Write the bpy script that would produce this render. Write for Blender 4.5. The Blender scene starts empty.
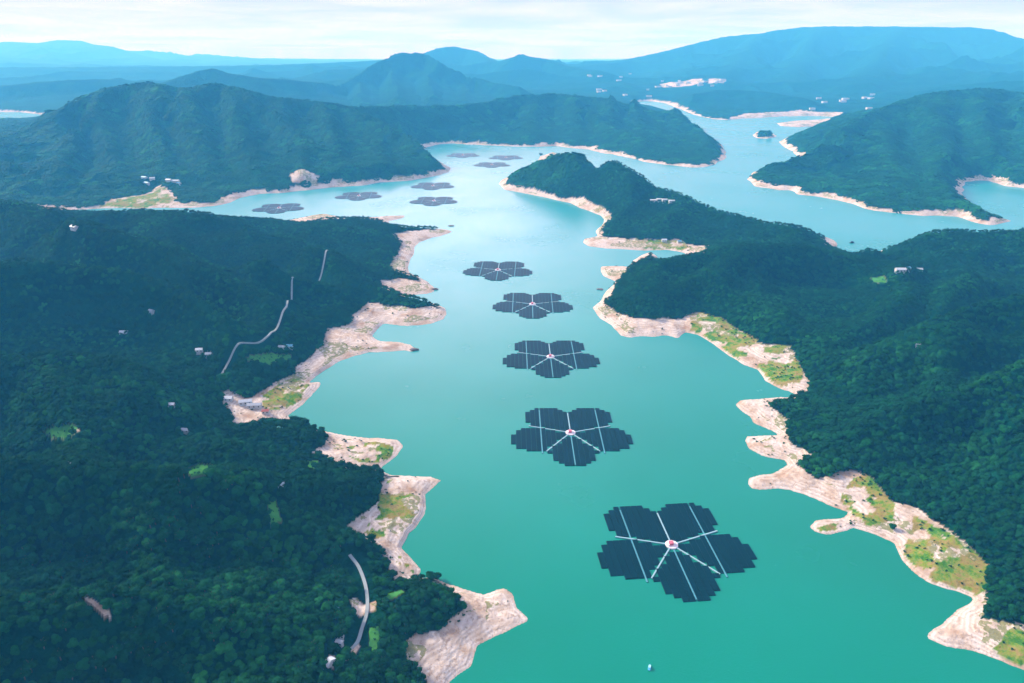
import bpy, bmesh, math, random
import numpy as np
from mathutils import Vector, Matrix

random.seed(7)
rng = np.random.default_rng(7)
sc = bpy.context.scene
C = sc.collection

# ------------------------------------------------------------------ camera
H = 500.0                       # flying height above the lake, metres
F = 700.0                       # focal length in pixels of the 1024 px frame
PITCH = math.atan(293 / 700)
FW = (0.0, math.cos(PITCH), -math.sin(PITCH))
UP = (0.0, math.sin(PITCH), math.cos(PITCH))
cam = bpy.data.cameras.new('camera')
cam.sensor_width = 36.0
cam.lens = 36.0 * F / 1024
cam.clip_start = 1.0
cam.clip_end = 120000
cam_o = bpy.data.objects.new('camera', cam)
C.objects.link(cam_o)
cam_o.location = (0, 0, H)
cam_o.rotation_euler = (math.pi / 2 - PITCH, 0, 0)
sc.camera = cam_o


def ray(px, py):
    a = (px - 512) / F
    b = -(py - 341.5) / F
    return (a, FW[1] + b * UP[1], FW[2] + b * UP[2])


def ground(px, py, z=0.0):
    """a place on the lake level (or z above it) seen at a spot of the photo"""
    d = ray(px, py)
    t = (z - H) / d[2]
    return d[0] * t, d[1] * t


def base_Y(yb):
    return ground(512, yb)[1]


def crest(px, py, yb):
    """crest of a hill standing base_Y(yb) metres ahead"""
    Y = base_Y(yb)
    d = ray(px, py)
    t = Y / d[1]
    return d[0] * t, Y, H + d[2] * t


# ------------------------------------------------------------------ helpers
def tag(o, label=None, cat=None, group=None, kind=None):
    if label: o['label'] = label
    if cat: o['category'] = cat
    if group: o['group'] = group
    if kind: o['kind'] = kind
    return o


def link(name, me, mat=None, parent=None):
    o = bpy.data.objects.new(name, me)
    if mat is not None and len(me.materials) == 0:
        me.materials.append(mat)
    C.objects.link(o)
    if parent is not None:
        o.parent = parent
    return o


def empty(name, loc, rz=0.0):
    o = bpy.data.objects.new(name, None)
    o.empty_display_size = 2
    o.location = loc
    o.rotation_euler = (0, 0, rz)
    C.objects.link(o)
    return o


class MB:
    def __init__(s):
        s.v = []; s.f = []

    def box(s, x0, x1, y0, y1, z0, z1, tilt=0.0):
        n = len(s.v)
        for z in (z0, z1):
            for x, y in ((x0, y0), (x1, y0), (x1, y1), (x0, y1)):
                s.v.append((x, y, z + tilt * (y - (y0 + y1) / 2)))
        for q in ((0, 3, 2, 1), (4, 5, 6, 7), (0, 1, 5, 4), (1, 2, 6, 5), (2, 3, 7, 6), (3, 0, 4, 7)):
            s.f.append(tuple(n + i for i in q))

    def bar(s, a, b, w, z0, z1):
        """a straight deck from a to b (plan), width w"""
        n = len(s.v)
        ax, ay = a; bx, by = b
        L = math.hypot(bx - ax, by - ay)
        nx, ny = -(by - ay) / L * w / 2, (bx - ax) / L * w / 2
        for z in (z0, z1):
            for x, y in ((ax - nx, ay - ny), (bx - nx, by - ny), (bx + nx, by + ny), (ax + nx, ay + ny)):
                s.v.append((x, y, z))
        for q in ((0, 3, 2, 1), (4, 5, 6, 7), (0, 1, 5, 4), (1, 2, 6, 5), (2, 3, 7, 6), (3, 0, 4, 7)):
            s.f.append(tuple(n + i for i in q))

    def poly(s, pts, faces):
        n = len(s.v)
        s.v += [tuple(p) for p in pts]
        s.f += [tuple(n + i for i in f) for f in faces]

    def mesh(s, name):
        me = bpy.data.meshes.new(name)
        me.from_pydata(s.v, [], s.f)
        me.update()
        return me


# ------------------------------------------------------------------ noise
def _hash(ix, iy, seed):
    n = (ix.astype(np.int64) * 374761393 + iy.astype(np.int64) * 668265263 + seed * 974634777) & 0xffffffff
    n = ((n ^ (n >> 13)) * 1274126177) & 0xffffffff
    n = n ^ (n >> 16)
    return (n & 0xffff).astype(np.float32) / 65535.0


def vnoise(x, y, seed=0):
    ix = np.floor(x); iy = np.floor(y)
    fx = (x - ix).astype(np.float32); fy = (y - iy).astype(np.float32)
    fx = fx * fx * fx * (fx * (fx * 6 - 15) + 10); fy = fy * fy * fy * (fy * (fy * 6 - 15) + 10)
    a = _hash(ix, iy, seed); b = _hash(ix + 1, iy, seed)
    c = _hash(ix, iy + 1, seed); d = _hash(ix + 1, iy + 1, seed)
    return (a * (1 - fx) + b * fx) * (1 - fy) + (c * (1 - fx) + d * fx) * fy * 1.0


def fbm(x, y, wl, octv, seed=0, gain=0.5):
    """-1..1"""
    s = 0; amp = 1; tot = 0
    for k in range(octv):
        s = s + amp * (vnoise(x / wl + 17.3 * k, y / wl - 9.1 * k, seed + k) * 2 - 1)
        tot += amp; amp *= gain; wl *= 0.5
    return s / tot


def ridged(x, y, wl, octv, seed=0):
    """0..1, sharp at 1"""
    s = 0; amp = 1; tot = 0; w = 1
    for k in range(octv):
        n = 1 - np.abs(vnoise(x / wl + 5.7 * k, y / wl + 3.3 * k, seed + k) * 2 - 1) * 1.6
        n = np.clip(n, 0, 1)
        s = s + amp * n * w
        w = 0.4 + 0.6 * n
        tot += amp; amp *= 0.5; wl *= 0.5
    return s / tot


# ------------------------------------------------------------------ the land, traced on the lake level
LEFT = [(-900, 225), (0, 224), (100, 225), (200, 226), (240, 222), (256, 220), (270, 220), (285, 222), (300, 218), (325, 214), (345, 218),
        (372, 218), (390, 216), (405, 215), (404, 218), (388, 222), (395, 227), (409, 229), (425, 229), (440, 229), (447, 230), (452, 232),
        (441, 236), (430, 238), (420, 242), (415, 247), (412, 257), (409, 266), (410, 273), (418, 276), (428, 281), (436, 288), (434, 292), (425, 294),
        (407, 295), (410, 299), (431, 303), (446, 309), (447, 315), (444, 320), (430, 325), (407, 327), (390, 324), (383, 323), (376, 330), (372, 336),
        (380, 341), (400, 342), (412, 345), (418, 349), (416, 352), (405, 351), (385, 352), (368, 353), (355, 356), (340, 361), (327, 369), (316, 377),
        (309, 383), (322, 381), (318, 388), (308, 399), (300, 407), (287, 417), (292, 421), (305, 426), (316, 430), (335, 434), (355, 437),
        (380, 437), (397, 439), (402, 446), (396, 455), (385, 463), (379, 468), (390, 475), (410, 476), (431, 477), (442, 482), (434, 489), (425, 496), (427, 508),
        (424, 519), (409, 533), (402, 548), (412, 557), (423, 569), (418, 577), (436, 577), (450, 583), (464, 588), (484, 595), (496, 590), (505, 588), (513, 593),
        (517, 607), (529, 617), (528, 621), (518, 627), (500, 636), (477, 646), (474, 657), (471, 667), (460, 675), (450, 683), (435, 720), (420, 790), (400, 900), (380, 1100)]
RIGHT = [(1500, 900), (1180, 760), (1060, 690), (1024, 671), (1000, 660), (968, 650), (945, 645), (932, 640), (924, 636), (930, 629), (942, 622), (955, 613), (964, 607), (973, 597), (958, 590), (944, 587),
         (931, 583), (920, 577), (912, 570), (904, 562), (898, 552), (894, 542), (882, 536), (871, 533), (853, 528), (842, 531), (830, 534), (818, 533), (809, 528), (814, 520), (828, 518),
         (842, 517), (848, 511), (840, 508), (828, 505), (815, 499), (803, 494), (790, 490), (775, 488), (760, 490), (750, 489), (747, 484), (748, 478), (760, 474), (772, 473), (784, 468), (789, 465), (786, 461),
         (768, 458), (757, 453), (748, 448), (745, 441), (747, 436), (760, 435), (780, 434), (765, 427), (752, 422), (748, 415), (740, 410), (735, 404), (741, 400), (756, 398), (775, 397), (800, 396), (790, 392), (780, 389),
         (765, 381), (759, 370), (743, 364), (733, 358), (722, 351), (707, 340), (697, 335), (685, 332), (679, 338), (667, 335), (655, 337), (641, 336), (630, 337), (620, 335), (612, 326), (600, 318), (593, 308), (601, 302),
         (606, 292), (617, 282), (603, 276), (600, 270), (601, 266), (615, 266), (628, 267), (633, 260), (642, 254), (650, 251), (657, 255), (663, 264), (674, 262), (684, 259), (685, 253), (667, 250), (643, 250),
         (606, 248), (590, 247), (584, 243), (586, 239), (597, 236), (596, 232), (601, 227), (604, 219), (600, 215), (590, 211), (580, 208), (570, 203), (556, 200), (545, 197), (530, 194), (518, 192), (505, 189), (499, 184), (501, 180),
         (515, 178), (530, 173), (536, 162), (541, 156), (552, 152), (563, 156), (575, 164), (590, 175), (610, 182), (640, 192), (665, 202), (700, 213), (740, 226), (785, 237), (822, 238), (833, 240), (838, 244), (836, 249),
         (842, 255), (850, 259), (862, 257), (873, 255), (879, 250), (900, 250), (960, 251), (1024, 252), (1300, 256), (2200, 262)]
MAIN = [(-1200, 212), (0, 212), (92, 209), (140, 208), (195, 208), (215, 206), (228, 203), (240, 198), (259, 194), (280, 193), (296, 191), (315, 189), (334, 187), (350, 186), (365, 185), (385, 182), (406, 181), (425, 178),
        (440, 175), (448, 172), (451, 168), (444, 164), (430, 158), (420, 155), (418, 151), (427, 147), (440, 144), (452, 143), (480, 145), (505, 146), (530, 147), (557, 146), (572, 148), (587, 149), (600, 153), (612, 154), (630, 158), (645, 162), (662, 164),
        (687, 167), (702, 167), (717, 164), (724, 160), (726, 155), (722, 146), (712, 138), (700, 130), (688, 121), (672, 112), (655, 107), (640, 105), (632, 102), (650, 101), (665, 103), (678, 108), (695, 115), (712, 119), (727, 120),
        (745, 118.5), (770, 117), (795, 116), (820, 116), (837, 117), (841, 119.5), (815, 121), (790, 122), (776, 123.5), (780, 126), (800, 127), (825, 126), (840, 127), (828, 130), (812, 132), (800, 135), (786, 138), (780, 142), (784, 146), (793, 152), (800, 157), (813, 160), (812, 163), (792, 163), (788, 167), (770, 171), (752, 173), (748, 179),
        (755, 186), (770, 188), (780, 190), (792, 190), (800, 195), (814, 196), (835, 199), (854, 204), (866, 209), (877, 211), (900, 214), (922, 216), (940, 216), (959, 217), (974, 222), (990, 225), (1011, 220), (998, 218), (986, 213), (972, 206),
        (963, 195), (962, 187), (967, 182), (986, 180), (1005, 186), (1024, 188), (1100, 196), (1400, 205), (2400, 215), (3200, 100), (3200, 56), (-2600, 56), (-2600, 120)]
ISLET = [(753, 135), (757, 132), (766, 132), (775, 134), (776, 137), (766, 139), (756, 138)]
FAR_POND = [(-200, 110), (20, 112), (46, 115), (42, 121), (0, 123), (-200, 123)]

RIDGES = [
    # left side hills
    [(-300, 183, 262), (-100, 194, 262), (0, 202, 262), (30, 208, 260), (60, 213, 258), (100, 217, 255), (150, 217, 250), (200, 218, 246), (230, 219, 240), (256, 223, 232)],
    [(256, 223, 232), (300, 229, 237), (345, 232, 245), (375, 233, 242), (402, 234, 238)],
    [(310, 250, 285), (340, 258, 290), (370, 280, 302), (400, 297, 307), (428, 303, 306)],
    [(60, 213, 300), (130, 233, 310), (200, 262, 325), (250, 290, 335), (290, 322, 347)],
    [(-150, 255, 350), (0, 260, 350), (80, 260, 345), (140, 265, 345), (180, 278, 350), (225, 310, 365), (243, 337, 375)],
    [(-300, 335, 420), (-120, 345, 420), (0, 355, 420), (60, 356, 420), (110, 360, 420), (170, 375, 428), (200, 402, 440), (237, 437, 449), (285, 432, 446), (312, 439, 448)],
    [(-200, 440, 560), (-100, 450, 560), (30, 460, 560), (120, 468, 560), (220, 478, 550), (300, 478, 540), (350, 473, 512), (378, 478, 495)],
    [(-200, 590, 740), (0, 590, 720), (100, 585, 700), (200, 605, 700), (280, 648, 700)],
    [(385, 594, 612), (425, 597, 612), (455, 599, 608)],
    # low ground
    [(-50, 345, 362), (0, 347, 365), (100, 352, 370), (180, 356, 372), (215, 372, 382), (235, 400, 405), (262, 408, 411)],
    [(352, 560, 573), (367, 600, 612), (360, 640, 652), (340, 665, 682)],
    # right side
    [(508, 179, 182), (518, 173, 183), (530, 166, 185), (548, 160, 187), (566, 153, 190), (578, 155, 191), (588, 163, 193), (597, 174, 195), (606, 162, 197), (618, 158, 199), (633, 160, 201), (643, 172, 204), (658, 186, 209), (672, 186, 212), (690, 192, 216), (710, 203, 222), (735, 211, 228),
     (765, 210, 232), (795, 214, 238), (815, 225, 242), (828, 237, 243)],
    [(622, 161, 199), (630, 185, 212), (618, 212, 224)],
    [(690, 192, 216), (680, 212, 228), (655, 232, 238)],
    [(640, 270, 292), (665, 260, 288), (700, 254, 288), (740, 247, 288), (780, 243, 286), (815, 248, 286), (845, 261, 290), (870, 266, 292), (900, 262, 292)],
    [(640, 270, 292), (622, 284, 300), (612, 296, 304)],
    [(740, 247, 288), (720, 272, 305), (690, 296, 316)],
    [(882, 250, 254), (905, 240, 260), (930, 237, 263), (970, 236, 265), (1005, 237, 266), (1015, 239, 268), (1040, 231, 270), (1200, 222, 275)],
    [(900, 262, 292), (907, 300, 335), (863, 335, 355), (825, 350, 365)],
    [(806, 385, 395), (850, 366, 395), (929, 329, 380), (976, 304, 370), (1023, 296, 370), (1120, 285, 380), (1400, 270, 380)],
    [(850, 440, 460), (900, 418, 460), (960, 392, 450), (1024, 367, 450), (1100, 350, 450), (1400, 330, 450)],
    [(940, 512, 545), (985, 495, 560), (1024, 476, 560), (1100, 455, 560), (1400, 430, 560)],
    # mainland: the big hill, the headlands, the ranges behind
    [(-150, 148, 170), (-40, 146, 165), (0, 140, 160), (30, 131, 158), (60, 109, 155), (100, 91, 152), (130, 83, 150), (150, 81, 150), (165, 85, 150), (183, 90, 150), (200, 86, 150), (215, 82, 150), (235, 87, 150),
     (270, 96, 150), (310, 102, 150), (350, 107, 150), (390, 124, 158), (420, 142, 166), (440, 157, 171)],
    [(150, 81, 150), (180, 120, 165), (215, 160, 182)], [(100, 91, 152), (75, 130, 168), (60, 170, 190)], [(235, 87, 150), (290, 125, 165), (330, 160, 179)],
    [(350, 107, 150), (400, 108, 140), (450, 108, 136), (490, 104, 132), (520, 97, 128), (560, 96, 126), (600, 100, 126), (640, 111, 128), (680, 119, 133), (705, 134, 142), (721, 149, 153)],
    [(560, 96, 126), (600, 122, 138), (640, 142, 152)],
    [(150, 90, 115), (180, 78, 112), (200, 72, 110), (213, 69, 110), (228, 75, 110), (260, 80, 110), (300, 82, 108)],
    [(300, 82, 108), (330, 86, 104), (345, 84, 102), (370, 68, 100), (395, 55, 98), (410, 53, 98), (425, 54, 98), (440, 63, 100), (465, 75, 100), (490, 83, 102), (520, 88, 105)],
    [(400, 60, 82), (420, 56, 82), (440, 48, 80), (455, 47, 80), (475, 51, 80), (490, 60, 82), (500, 64, 84), (512, 58, 86), (522, 54, 86), (535, 58, 86), (550, 60, 86), (562, 66, 87), (580, 70, 88), (600, 72, 90)],
    [(-80, 90, 105), (0, 88, 104), (50, 82, 102), (100, 80, 100), (140, 84, 100)],
    [(-300, 72, 82), (-100, 70, 82), (0, 68, 80), (100, 68, 80), (220, 67, 80), (300, 65, 80), (380, 61, 80)],
    [(240, 67.6, 68), (400, 67.6, 68), (570, 67.6, 68), (800, 67.6, 68), (1100, 67.6, 68), (1600, 67.6, 68)],
    [(260, 61, 61.3), (400, 61, 61.3), (570, 61, 61.3), (800, 61, 61.3), (1100, 61, 61.3), (1600, 61, 61.3)],
    [(-160, 48, 63), (-90, 44, 63), (-50, 41, 63), (-20, 44, 63), (10, 42, 63), (40, 43.5, 63), (60, 40, 63), (80, 41, 63), (95, 45, 63), (112, 47, 64), (130, 54, 64), (150, 61, 65), (190, 65, 67)],
    [(575, 68, 84), (620, 62, 80), (650, 56, 79), (690, 46, 78), (720, 38, 78), (760, 34, 78), (790, 29, 78), (820, 27, 78), (900, 27, 78), (970, 28, 78), (990, 29, 78), (1024, 40, 78), (1100, 52, 78), (1400, 60, 78)],
    [(760, 34, 78), (740, 62, 86), (720, 78, 94)], [(900, 27, 78), (880, 60, 88), (860, 85, 100)], [(820, 27, 78), (800, 62, 86), (790, 84, 96)],
    [(752, 167, 175), (760, 165, 174), (790, 154, 170), (830, 134, 160), (870, 113, 150), (900, 104, 145), (937, 95, 140), (982, 90, 138), (1024, 95, 138), (1100, 90, 135), (1400, 85, 130)],
    [(787, 141, 143), (805, 135, 142), (842, 118, 136), (880, 110, 135)],
    [(937, 95, 140), (950, 140, 165), (955, 180, 195), (975, 209, 215)], [(1024, 95, 138), (1040, 140, 160), (1050, 170, 180)],
    [(680, 98, 108), (720, 91, 106), (760, 93, 107), (800, 100, 112)],
]

# folds of the slopes, as a map: (column, row of the place on the lake level, height)
FOLDS = [
    [(-100, 285, 60), (0, 285, 50), (100, 283, 42), (200, 285, 30), (272, 298, 18)], [(-100, 329, 70), (0, 329, 60), (110, 329, 50), (185, 343, 34), (232, 362, 20)],
    [(30, 268, 135), (60, 285, 118), (80, 303, 140)], [(150, 258, 110), (175, 280, 92), (190, 305, 120)],
    [(-60, 490, 45), (0, 490, 34), (120, 496, 26), (220, 502, 18), (300, 500, 10), (345, 505, 5)], [(60, 430, 92), (90, 480, 76), (110, 535, 100)], [(215, 470, 50), (240, 505, 48), (262, 535, 62)],
    [(-80, 645, 50), (0, 645, 40), (100, 632, 32), (220, 602, 24), (300, 590, 16), (345, 588, 10)], [(150, 570, 98), (170, 620, 78), (190, 690, 84)],
    [(770, 311, 20), (860, 313, 26), (940, 308, 32), (1024, 303, 44), (1200, 300, 60)], [(845, 374, 12), (885, 358, 22), (950, 352, 32), (1024, 344, 44), (1200, 335, 60)],
    [(835, 424, 6), (900, 414, 18), (970, 406, 32), (1060, 400, 46), (1300, 395, 60)], [(890, 480, 6), (950, 490, 20), (1024, 492, 34), (1150, 482, 50)],
    [(950, 385, 95), (930, 410, 66), (925, 450, 92)], [(1010, 450, 105), (1000, 485, 76), (1010, 530, 100)], [(960, 308, 84), (945, 330, 84), (940, 350, 70)],
    [(597, 190, 60), (597, 197, 52), (600, 203, 22), (603, 209, 4)], [(655, 204, 50), (655, 212, 40), (650, 226, 16), (645, 236, 5)], [(640, 205, 95), (625, 218, 55), (618, 228, 22)], [(708, 226, 34), (700, 236, 12)],
]
_r = random.Random(3)
for xs, s0, lean, y0, y1, ztop in (((60, 105, 150, 195, 240, 285, 330, 375), (.60, .88, 1, .98, .97, .80, .70, .5), 0.55, 151, 197, 318), ((880, 925, 972, 1020, 1068, 1120), (.75, .95, 1, 1, 1, 1), 0.5, 146, 203, 238),
                                   ((535, 570, 605, 640, 670), (.95, 1, .95, .8, .6), 0.3, 127, 148, 205), ((330, 362, 395, 428, 462), (.4, .7, 1, .9, .6), 0.2, 98, 122, 330)):
    for i, (x0, q) in enumerate(zip(xs, s0)):
        for spur in (True, False):
            P_ = []
            xx = x0 + (0 if spur else (xs[1] - xs[0]) * 0.5) + _r.uniform(-5, 5)
            for t_ in ((0.0 if spur else 0.16), 0.33, 0.55, 0.8):
                yy = y0 + (y1 - y0) * (t_ ** 1.25)
                zt = ztop * q * (1 - t_) ** 1.05
                P_.append((xx + lean * (yy - y0) + _r.uniform(-4, 4), yy, zt * (1.0 if spur else 0.60) * _r.uniform(0.93, 1.05)))
            FOLDS.append(P_)

BARE = [
    [(250, 213), (285, 225), (305, 226), (330, 221), (390, 222), (406, 221), (406, 213), (300, 211)],
    [(393, 237), (409, 233), (455, 226), (456, 238), (425, 245), (416, 258), (414, 277), (400, 274), (391, 273), (389, 265), (399, 252), (401, 245)],
    [(380, 284), (398, 280), (420, 280), (440, 285), (438, 295), (410, 296), (381, 292)],
    [(431, 306), (460, 308), (450, 325), (430, 330), (372, 334), (425, 340), (426, 359), (345, 368), (325, 382), (300, 410), (287, 424), (277, 424), (257, 430), (237, 436), (221, 400), (228, 398),
     (246, 402), (260, 395), (274, 384), (295, 375), (296, 367), (314, 355), (325, 342), (327, 332), (350, 327), (352, 317), (367, 307), (387, 308), (412, 310)],
    [(322, 430), (355, 434), (397, 434), (407, 446), (390, 466), (375, 469), (342, 470), (315, 460), (312, 455), (322, 450), (326, 440)],
    [(382, 474), (446, 474), (446, 490), (430, 530), (405, 548), (428, 570), (418, 581), (396, 583), (384, 556), (378, 544), (351, 543), (344, 533), (365, 516), (385, 499)],
    [(431, 575), (470, 583), (510, 580), (535, 620), (515, 635), (475, 680), (470, 700), (430, 692), (426, 678), (406, 662), (399, 649), (416, 635), (436, 632), (464, 608), (460, 598), (436, 587)],
    [(1060, 720), (1035, 640), (1024, 628), (981, 619), (990, 585), (986, 567), (949, 535), (917, 512), (890, 503), (867, 478), (848, 471), (816, 478), (798, 463), (814, 455), (789, 443), (789, 420), (768, 405), (793, 397),
     (809, 393), (809, 383), (796, 365), (788, 352), (754, 344), (720, 324), (696, 315), (683, 319), (651, 321), (630, 318), (612, 309), (601, 300), (590, 300), (585, 320), (670, 350), (760, 390), (730, 390), (725, 420),
     (740, 500), (800, 550), (900, 600), (920, 650), (1000, 690)],
    [(596, 261), (626, 262), (642, 254), (648, 257), (630, 268), (620, 280), (606, 284), (596, 276)],
    [(580, 240), (596, 236), (640, 240), (670, 243), (706, 247), (708, 253), (690, 262), (650, 252), (600, 252)],
    [(820, 240), (834, 238), (845, 250), (838, 252), (826, 246)],
    [(845, 253), (880, 248), (876, 264), (868, 268), (855, 264)],
    [(530, 168), (538, 152), (555, 149), (566, 156), (560, 162), (545, 163)],
    [(85, 214), (105, 203), (140, 197), (160, 191), (172, 193), (180, 203), (200, 203), (196, 212)],
    [(715, 121), (742, 115.5), (800, 113.5), (842, 115), (846, 121), (842, 129), (800, 130), (770, 127), (775, 121), (720, 123)],
]
GRASS = [
    [(697, 316), (720, 321), (757, 343), (742, 357), (723, 349), (705, 338), (688, 329)],
    [(765, 350), (790, 351), (803, 371), (801, 384), (782, 383), (766, 375), (756, 364)],
    [(853, 480), (867, 478), (895, 505), (894, 521), (870, 525), (856, 515), (839, 498)],
    [(913, 519), (949, 538), (988, 567), (988, 588), (968, 593), (945, 583), (924, 573), (906, 552)],
    [(995, 646), (1010, 634), (1034, 634), (1040, 670), (1010, 658)],
    [(818, 521), (840, 521), (838, 528), (820, 528)],
    [(274, 388), (294, 378), (310, 382), (300, 398), (280, 410), (264, 412), (262, 400)],
    [(345, 443), (375, 439), (395, 442), (390, 456), (362, 463), (350, 458)],
    [(380, 482), (410, 480), (415, 494), (400, 500), (415, 512), (400, 530), (375, 540), (360, 532), (380, 515)],
    [(400, 552), (410, 560), (416, 570), (404, 566), (396, 560)],
    [(646, 241), (682, 242), (692, 248), (660, 249), (645, 247)],
    [(845, 250), (878, 250), (874, 267), (856, 265)],
    [(100, 205), (140, 198), (168, 192), (170, 206), (130, 207)],
]
CLEARINGS = [  # grassy openings inside the forest, seen on the slopes
    [(183, 471), (200, 465), (213, 467), (206, 475), (190, 477)],
    [(42, 430), (60, 424), (78, 428), (76, 436), (52, 440)],
    [(243, 362), (262, 355), (290, 354), (292, 362), (268, 368)],
    [(369, 628), (379, 626), (380, 642), (377, 660), (369, 654)],
    [(381, 600), (401, 590), (405, 594), (390, 603)],
    [(268, 505), (276, 500), (282, 524), (272, 530)],
    [(300, 462), (318, 462), (320, 468), (304, 469)],
    [(870, 278), (884, 276), (886, 284), (872, 285)],
]
SCARS = [  # bare earth inside the forest
    [(82, 597), (90, 599), (98, 604), (110, 612), (113, 621), (104, 619), (94, 609), (85, 603)],
    [(349, 601), (356, 598), (363, 604), (378, 600), (376, 611), (366, 614), (360, 620), (354, 612)],
    [(329, 656), (342, 657), (354, 650), (358, 643), (361, 648), (356, 658), (338, 664), (333, 672), (327, 664)],
    [(198, 350), (206, 352), (216, 358), (210, 361), (200, 356)],
    [(288, 173), (305, 170), (319, 178), (316, 185), (292, 183)],
    [(62, 430), (80, 430), (80, 433), (62, 433)],
    [(660, 84), (702, 79), (704, 83), (662, 88)], [(708, 79), (726, 80), (724, 84), (708, 83)],
]
ROADS = [[(329, 250), (330, 262), (322, 272), (305, 279), (294, 287), (290, 298), (284, 314), (272, 331), (256, 343), (240, 351), (228, 358), (218, 366)],
         [(350, 557), (358, 566), (364, 580), (367, 595), (367, 612), (362, 628), (357, 644), (348, 655)]]

TH0, TH1 = -math.radians(60), math.radians(60)
LR0, LR1 = math.log(130.0), math.log(37000.0)


def to_lp(x, y):
    return math.atan2(x, y), math.log(max(math.hypot(x, y), 1.0))


def dens_poly(pts, z=0.0, close=True, step=8):
    """pixel polygon -> (theta, ln r) polygon with the edges subdivided"""
    out = []
    n = len(pts)
    for i in range(n if close else n - 1):
        a = pts[i]; b = pts[(i + 1) % n]
        d = math.hypot(b[0] - a[0], b[1] - a[1])
        k = max(1, min(24, int(d / step)))
        for j in range(k):
            t = j / k
            out.append((a[0] + (b[0] - a[0]) * t, a[1] + (b[1] - a[1]) * t))
    if not close:
        out.append(pts[-1])
    return [to_lp(*ground(px, py, z)) for px, py in out]


def inside(poly, T, L):
    """even-odd test on arrays"""
    res = np.zeros(T.shape, bool)
    n = len(poly)
    P = np.array(poly, dtype=np.float64)
    t0, l0 = P.min(0); t1, l1 = P.max(0)
    m = (T >= t0) & (T <= t1) & (L >= l0) & (L <= l1)
    if not m.any():
        return res
    t = T[m]; l = L[m]; r = np.zeros(t.shape, bool)
    for i in range(n):
        ax, ay = P[i]; bx, by = P[(i + 1) % n]
        if ay == by: continue
        c = ((ay > l) != (by > l)) & (t < (bx - ax) * (l - ay) / (by - ay) + ax)
        r ^= c
    res[m] = r
    return res


def seg_dist(polys, T, L, closed=True, cap=0.6):
    D = np.full(T.shape, 9.0, np.float32)
    for poly in polys:
        n = len(poly)
        for i in range(n if closed else n - 1):
            ax, ay = poly[i]; bx, by = poly[(i + 1) % n]
            # only rows near the segment
            lo = np.searchsorted(Lc, min(ay, by) - cap); hi = np.searchsorted(Lc, max(ay, by) + cap)
            lo_t = np.searchsorted(Tc, min(ax, bx) - cap); hi_t = np.searchsorted(Tc, max(ax, bx) + cap)
            if lo >= hi or lo_t >= hi_t: continue
            t = T[lo:hi, lo_t:hi_t]; l = L[lo:hi, lo_t:hi_t]
            dx, dy = bx - ax, by - ay
            q = dx * dx + dy * dy + 1e-12
            u = np.clip(((t - ax) * dx + (l - ay) * dy) / q, 0, 1)
            d = np.hypot(t - ax - u * dx, l - ay - u * dy).astype(np.float32)
            D[lo:hi, lo_t:hi_t] = np.minimum(D[lo:hi, lo_t:hi_t], d)
    return D


# coarse grid (square cells in log-polar space)
h = 0.006
Tc = np.arange(TH0, TH1 + h, h); Lc = np.arange(LR0, LR1 + h, h)
TT, LL = np.meshgrid(Tc, Lc)
poly_left = dens_poly(LEFT, close=False); poly_right = dens_poly(RIGHT, close=False); poly_main = dens_poly(MAIN)
poly_left += [(-0.3, LR0 - 1), (-1.6, LR0 - 1)]
poly_right += [(1.5, LR0 + 2.5), (1.5, LR0 - 1)]
poly_islet = dens_poly(ISLET); poly_pond = dens_poly(FAR_POND)
inL = inside(poly_left, TT, LL); inR = inside(poly_right, TT, LL)
inM = inside(poly_main, TT, LL) & ~inside(poly_pond, TT, LL)
inI = inside(poly_islet, TT, LL)
land = inL | inR | inM | inI
dist = seg_dist([poly_left, poly_right, poly_main, poly_islet, poly_pond], TT, LL, cap=0.25)
dist = np.minimum(dist, 0.25)
sdf = np.where(land, dist, -dist)

# membrane over the shore (0) and the crests
fix = ~land
val = np.zeros(TT.shape, np.float32)
ridge_lp = []
for R_ in FOLDS + RIDGES:
    if R_ in FOLDS:
        pts = [ground(a, b) + (c,) for a, b, c in R_]
    else:
        pts = [crest(*p) for p in R_]
    lp = [to_lp(x, y) + (max(z, 2.0),) for x, y, z in pts]
    ridge_lp.append([(a, b) for a, b, _ in lp])
    for (a0, b0, z0), (a1, b1, z1) in zip(lp[:-1], lp[1:]):
        k = max(2, int(math.hypot(a1 - a0, b1 - b0) / h * 2))
        for j in range(k + 1):
            t = j / k
            ci = int(round((a0 + (a1 - a0) * t - TH0) / h)); ri = int(round((b0 + (b1 - b0) * t - LR0) / h))
            if 0 <= ci < len(Tc) and 0 <= ri < len(Lc) and land[ri, ci]:
                fix[ri, ci] = True
                val[ri, ci] = z0 + (z1 - z0) * t


def solve(fix, val, z, it):
    for _ in range(it):
        p = np.pad(z, 1, mode='edge')
        z = 0.25 * (p[:-2, 1:-1] + p[2:, 1:-1] + p[1:-1, :-2] + p[1:-1, 2:])
        z = np.where(fix, val, z)
    return z


def coarse_level(fix, val):
    n0, n1 = (fix.shape[0] // 2) * 2, (fix.shape[1] // 2) * 2
    f = fix[:n0, :n1].reshape(n0 // 2, 2, n1 // 2, 2).astype(np.float32)
    v = (val[:n0, :n1].reshape(n0 // 2, 2, n1 // 2, 2) * f)
    s = f.sum((1, 3))
    return s > 0, np.where(s > 0, v.sum((1, 3)) / np.maximum(s, 1), 0).astype(np.float32)


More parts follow.
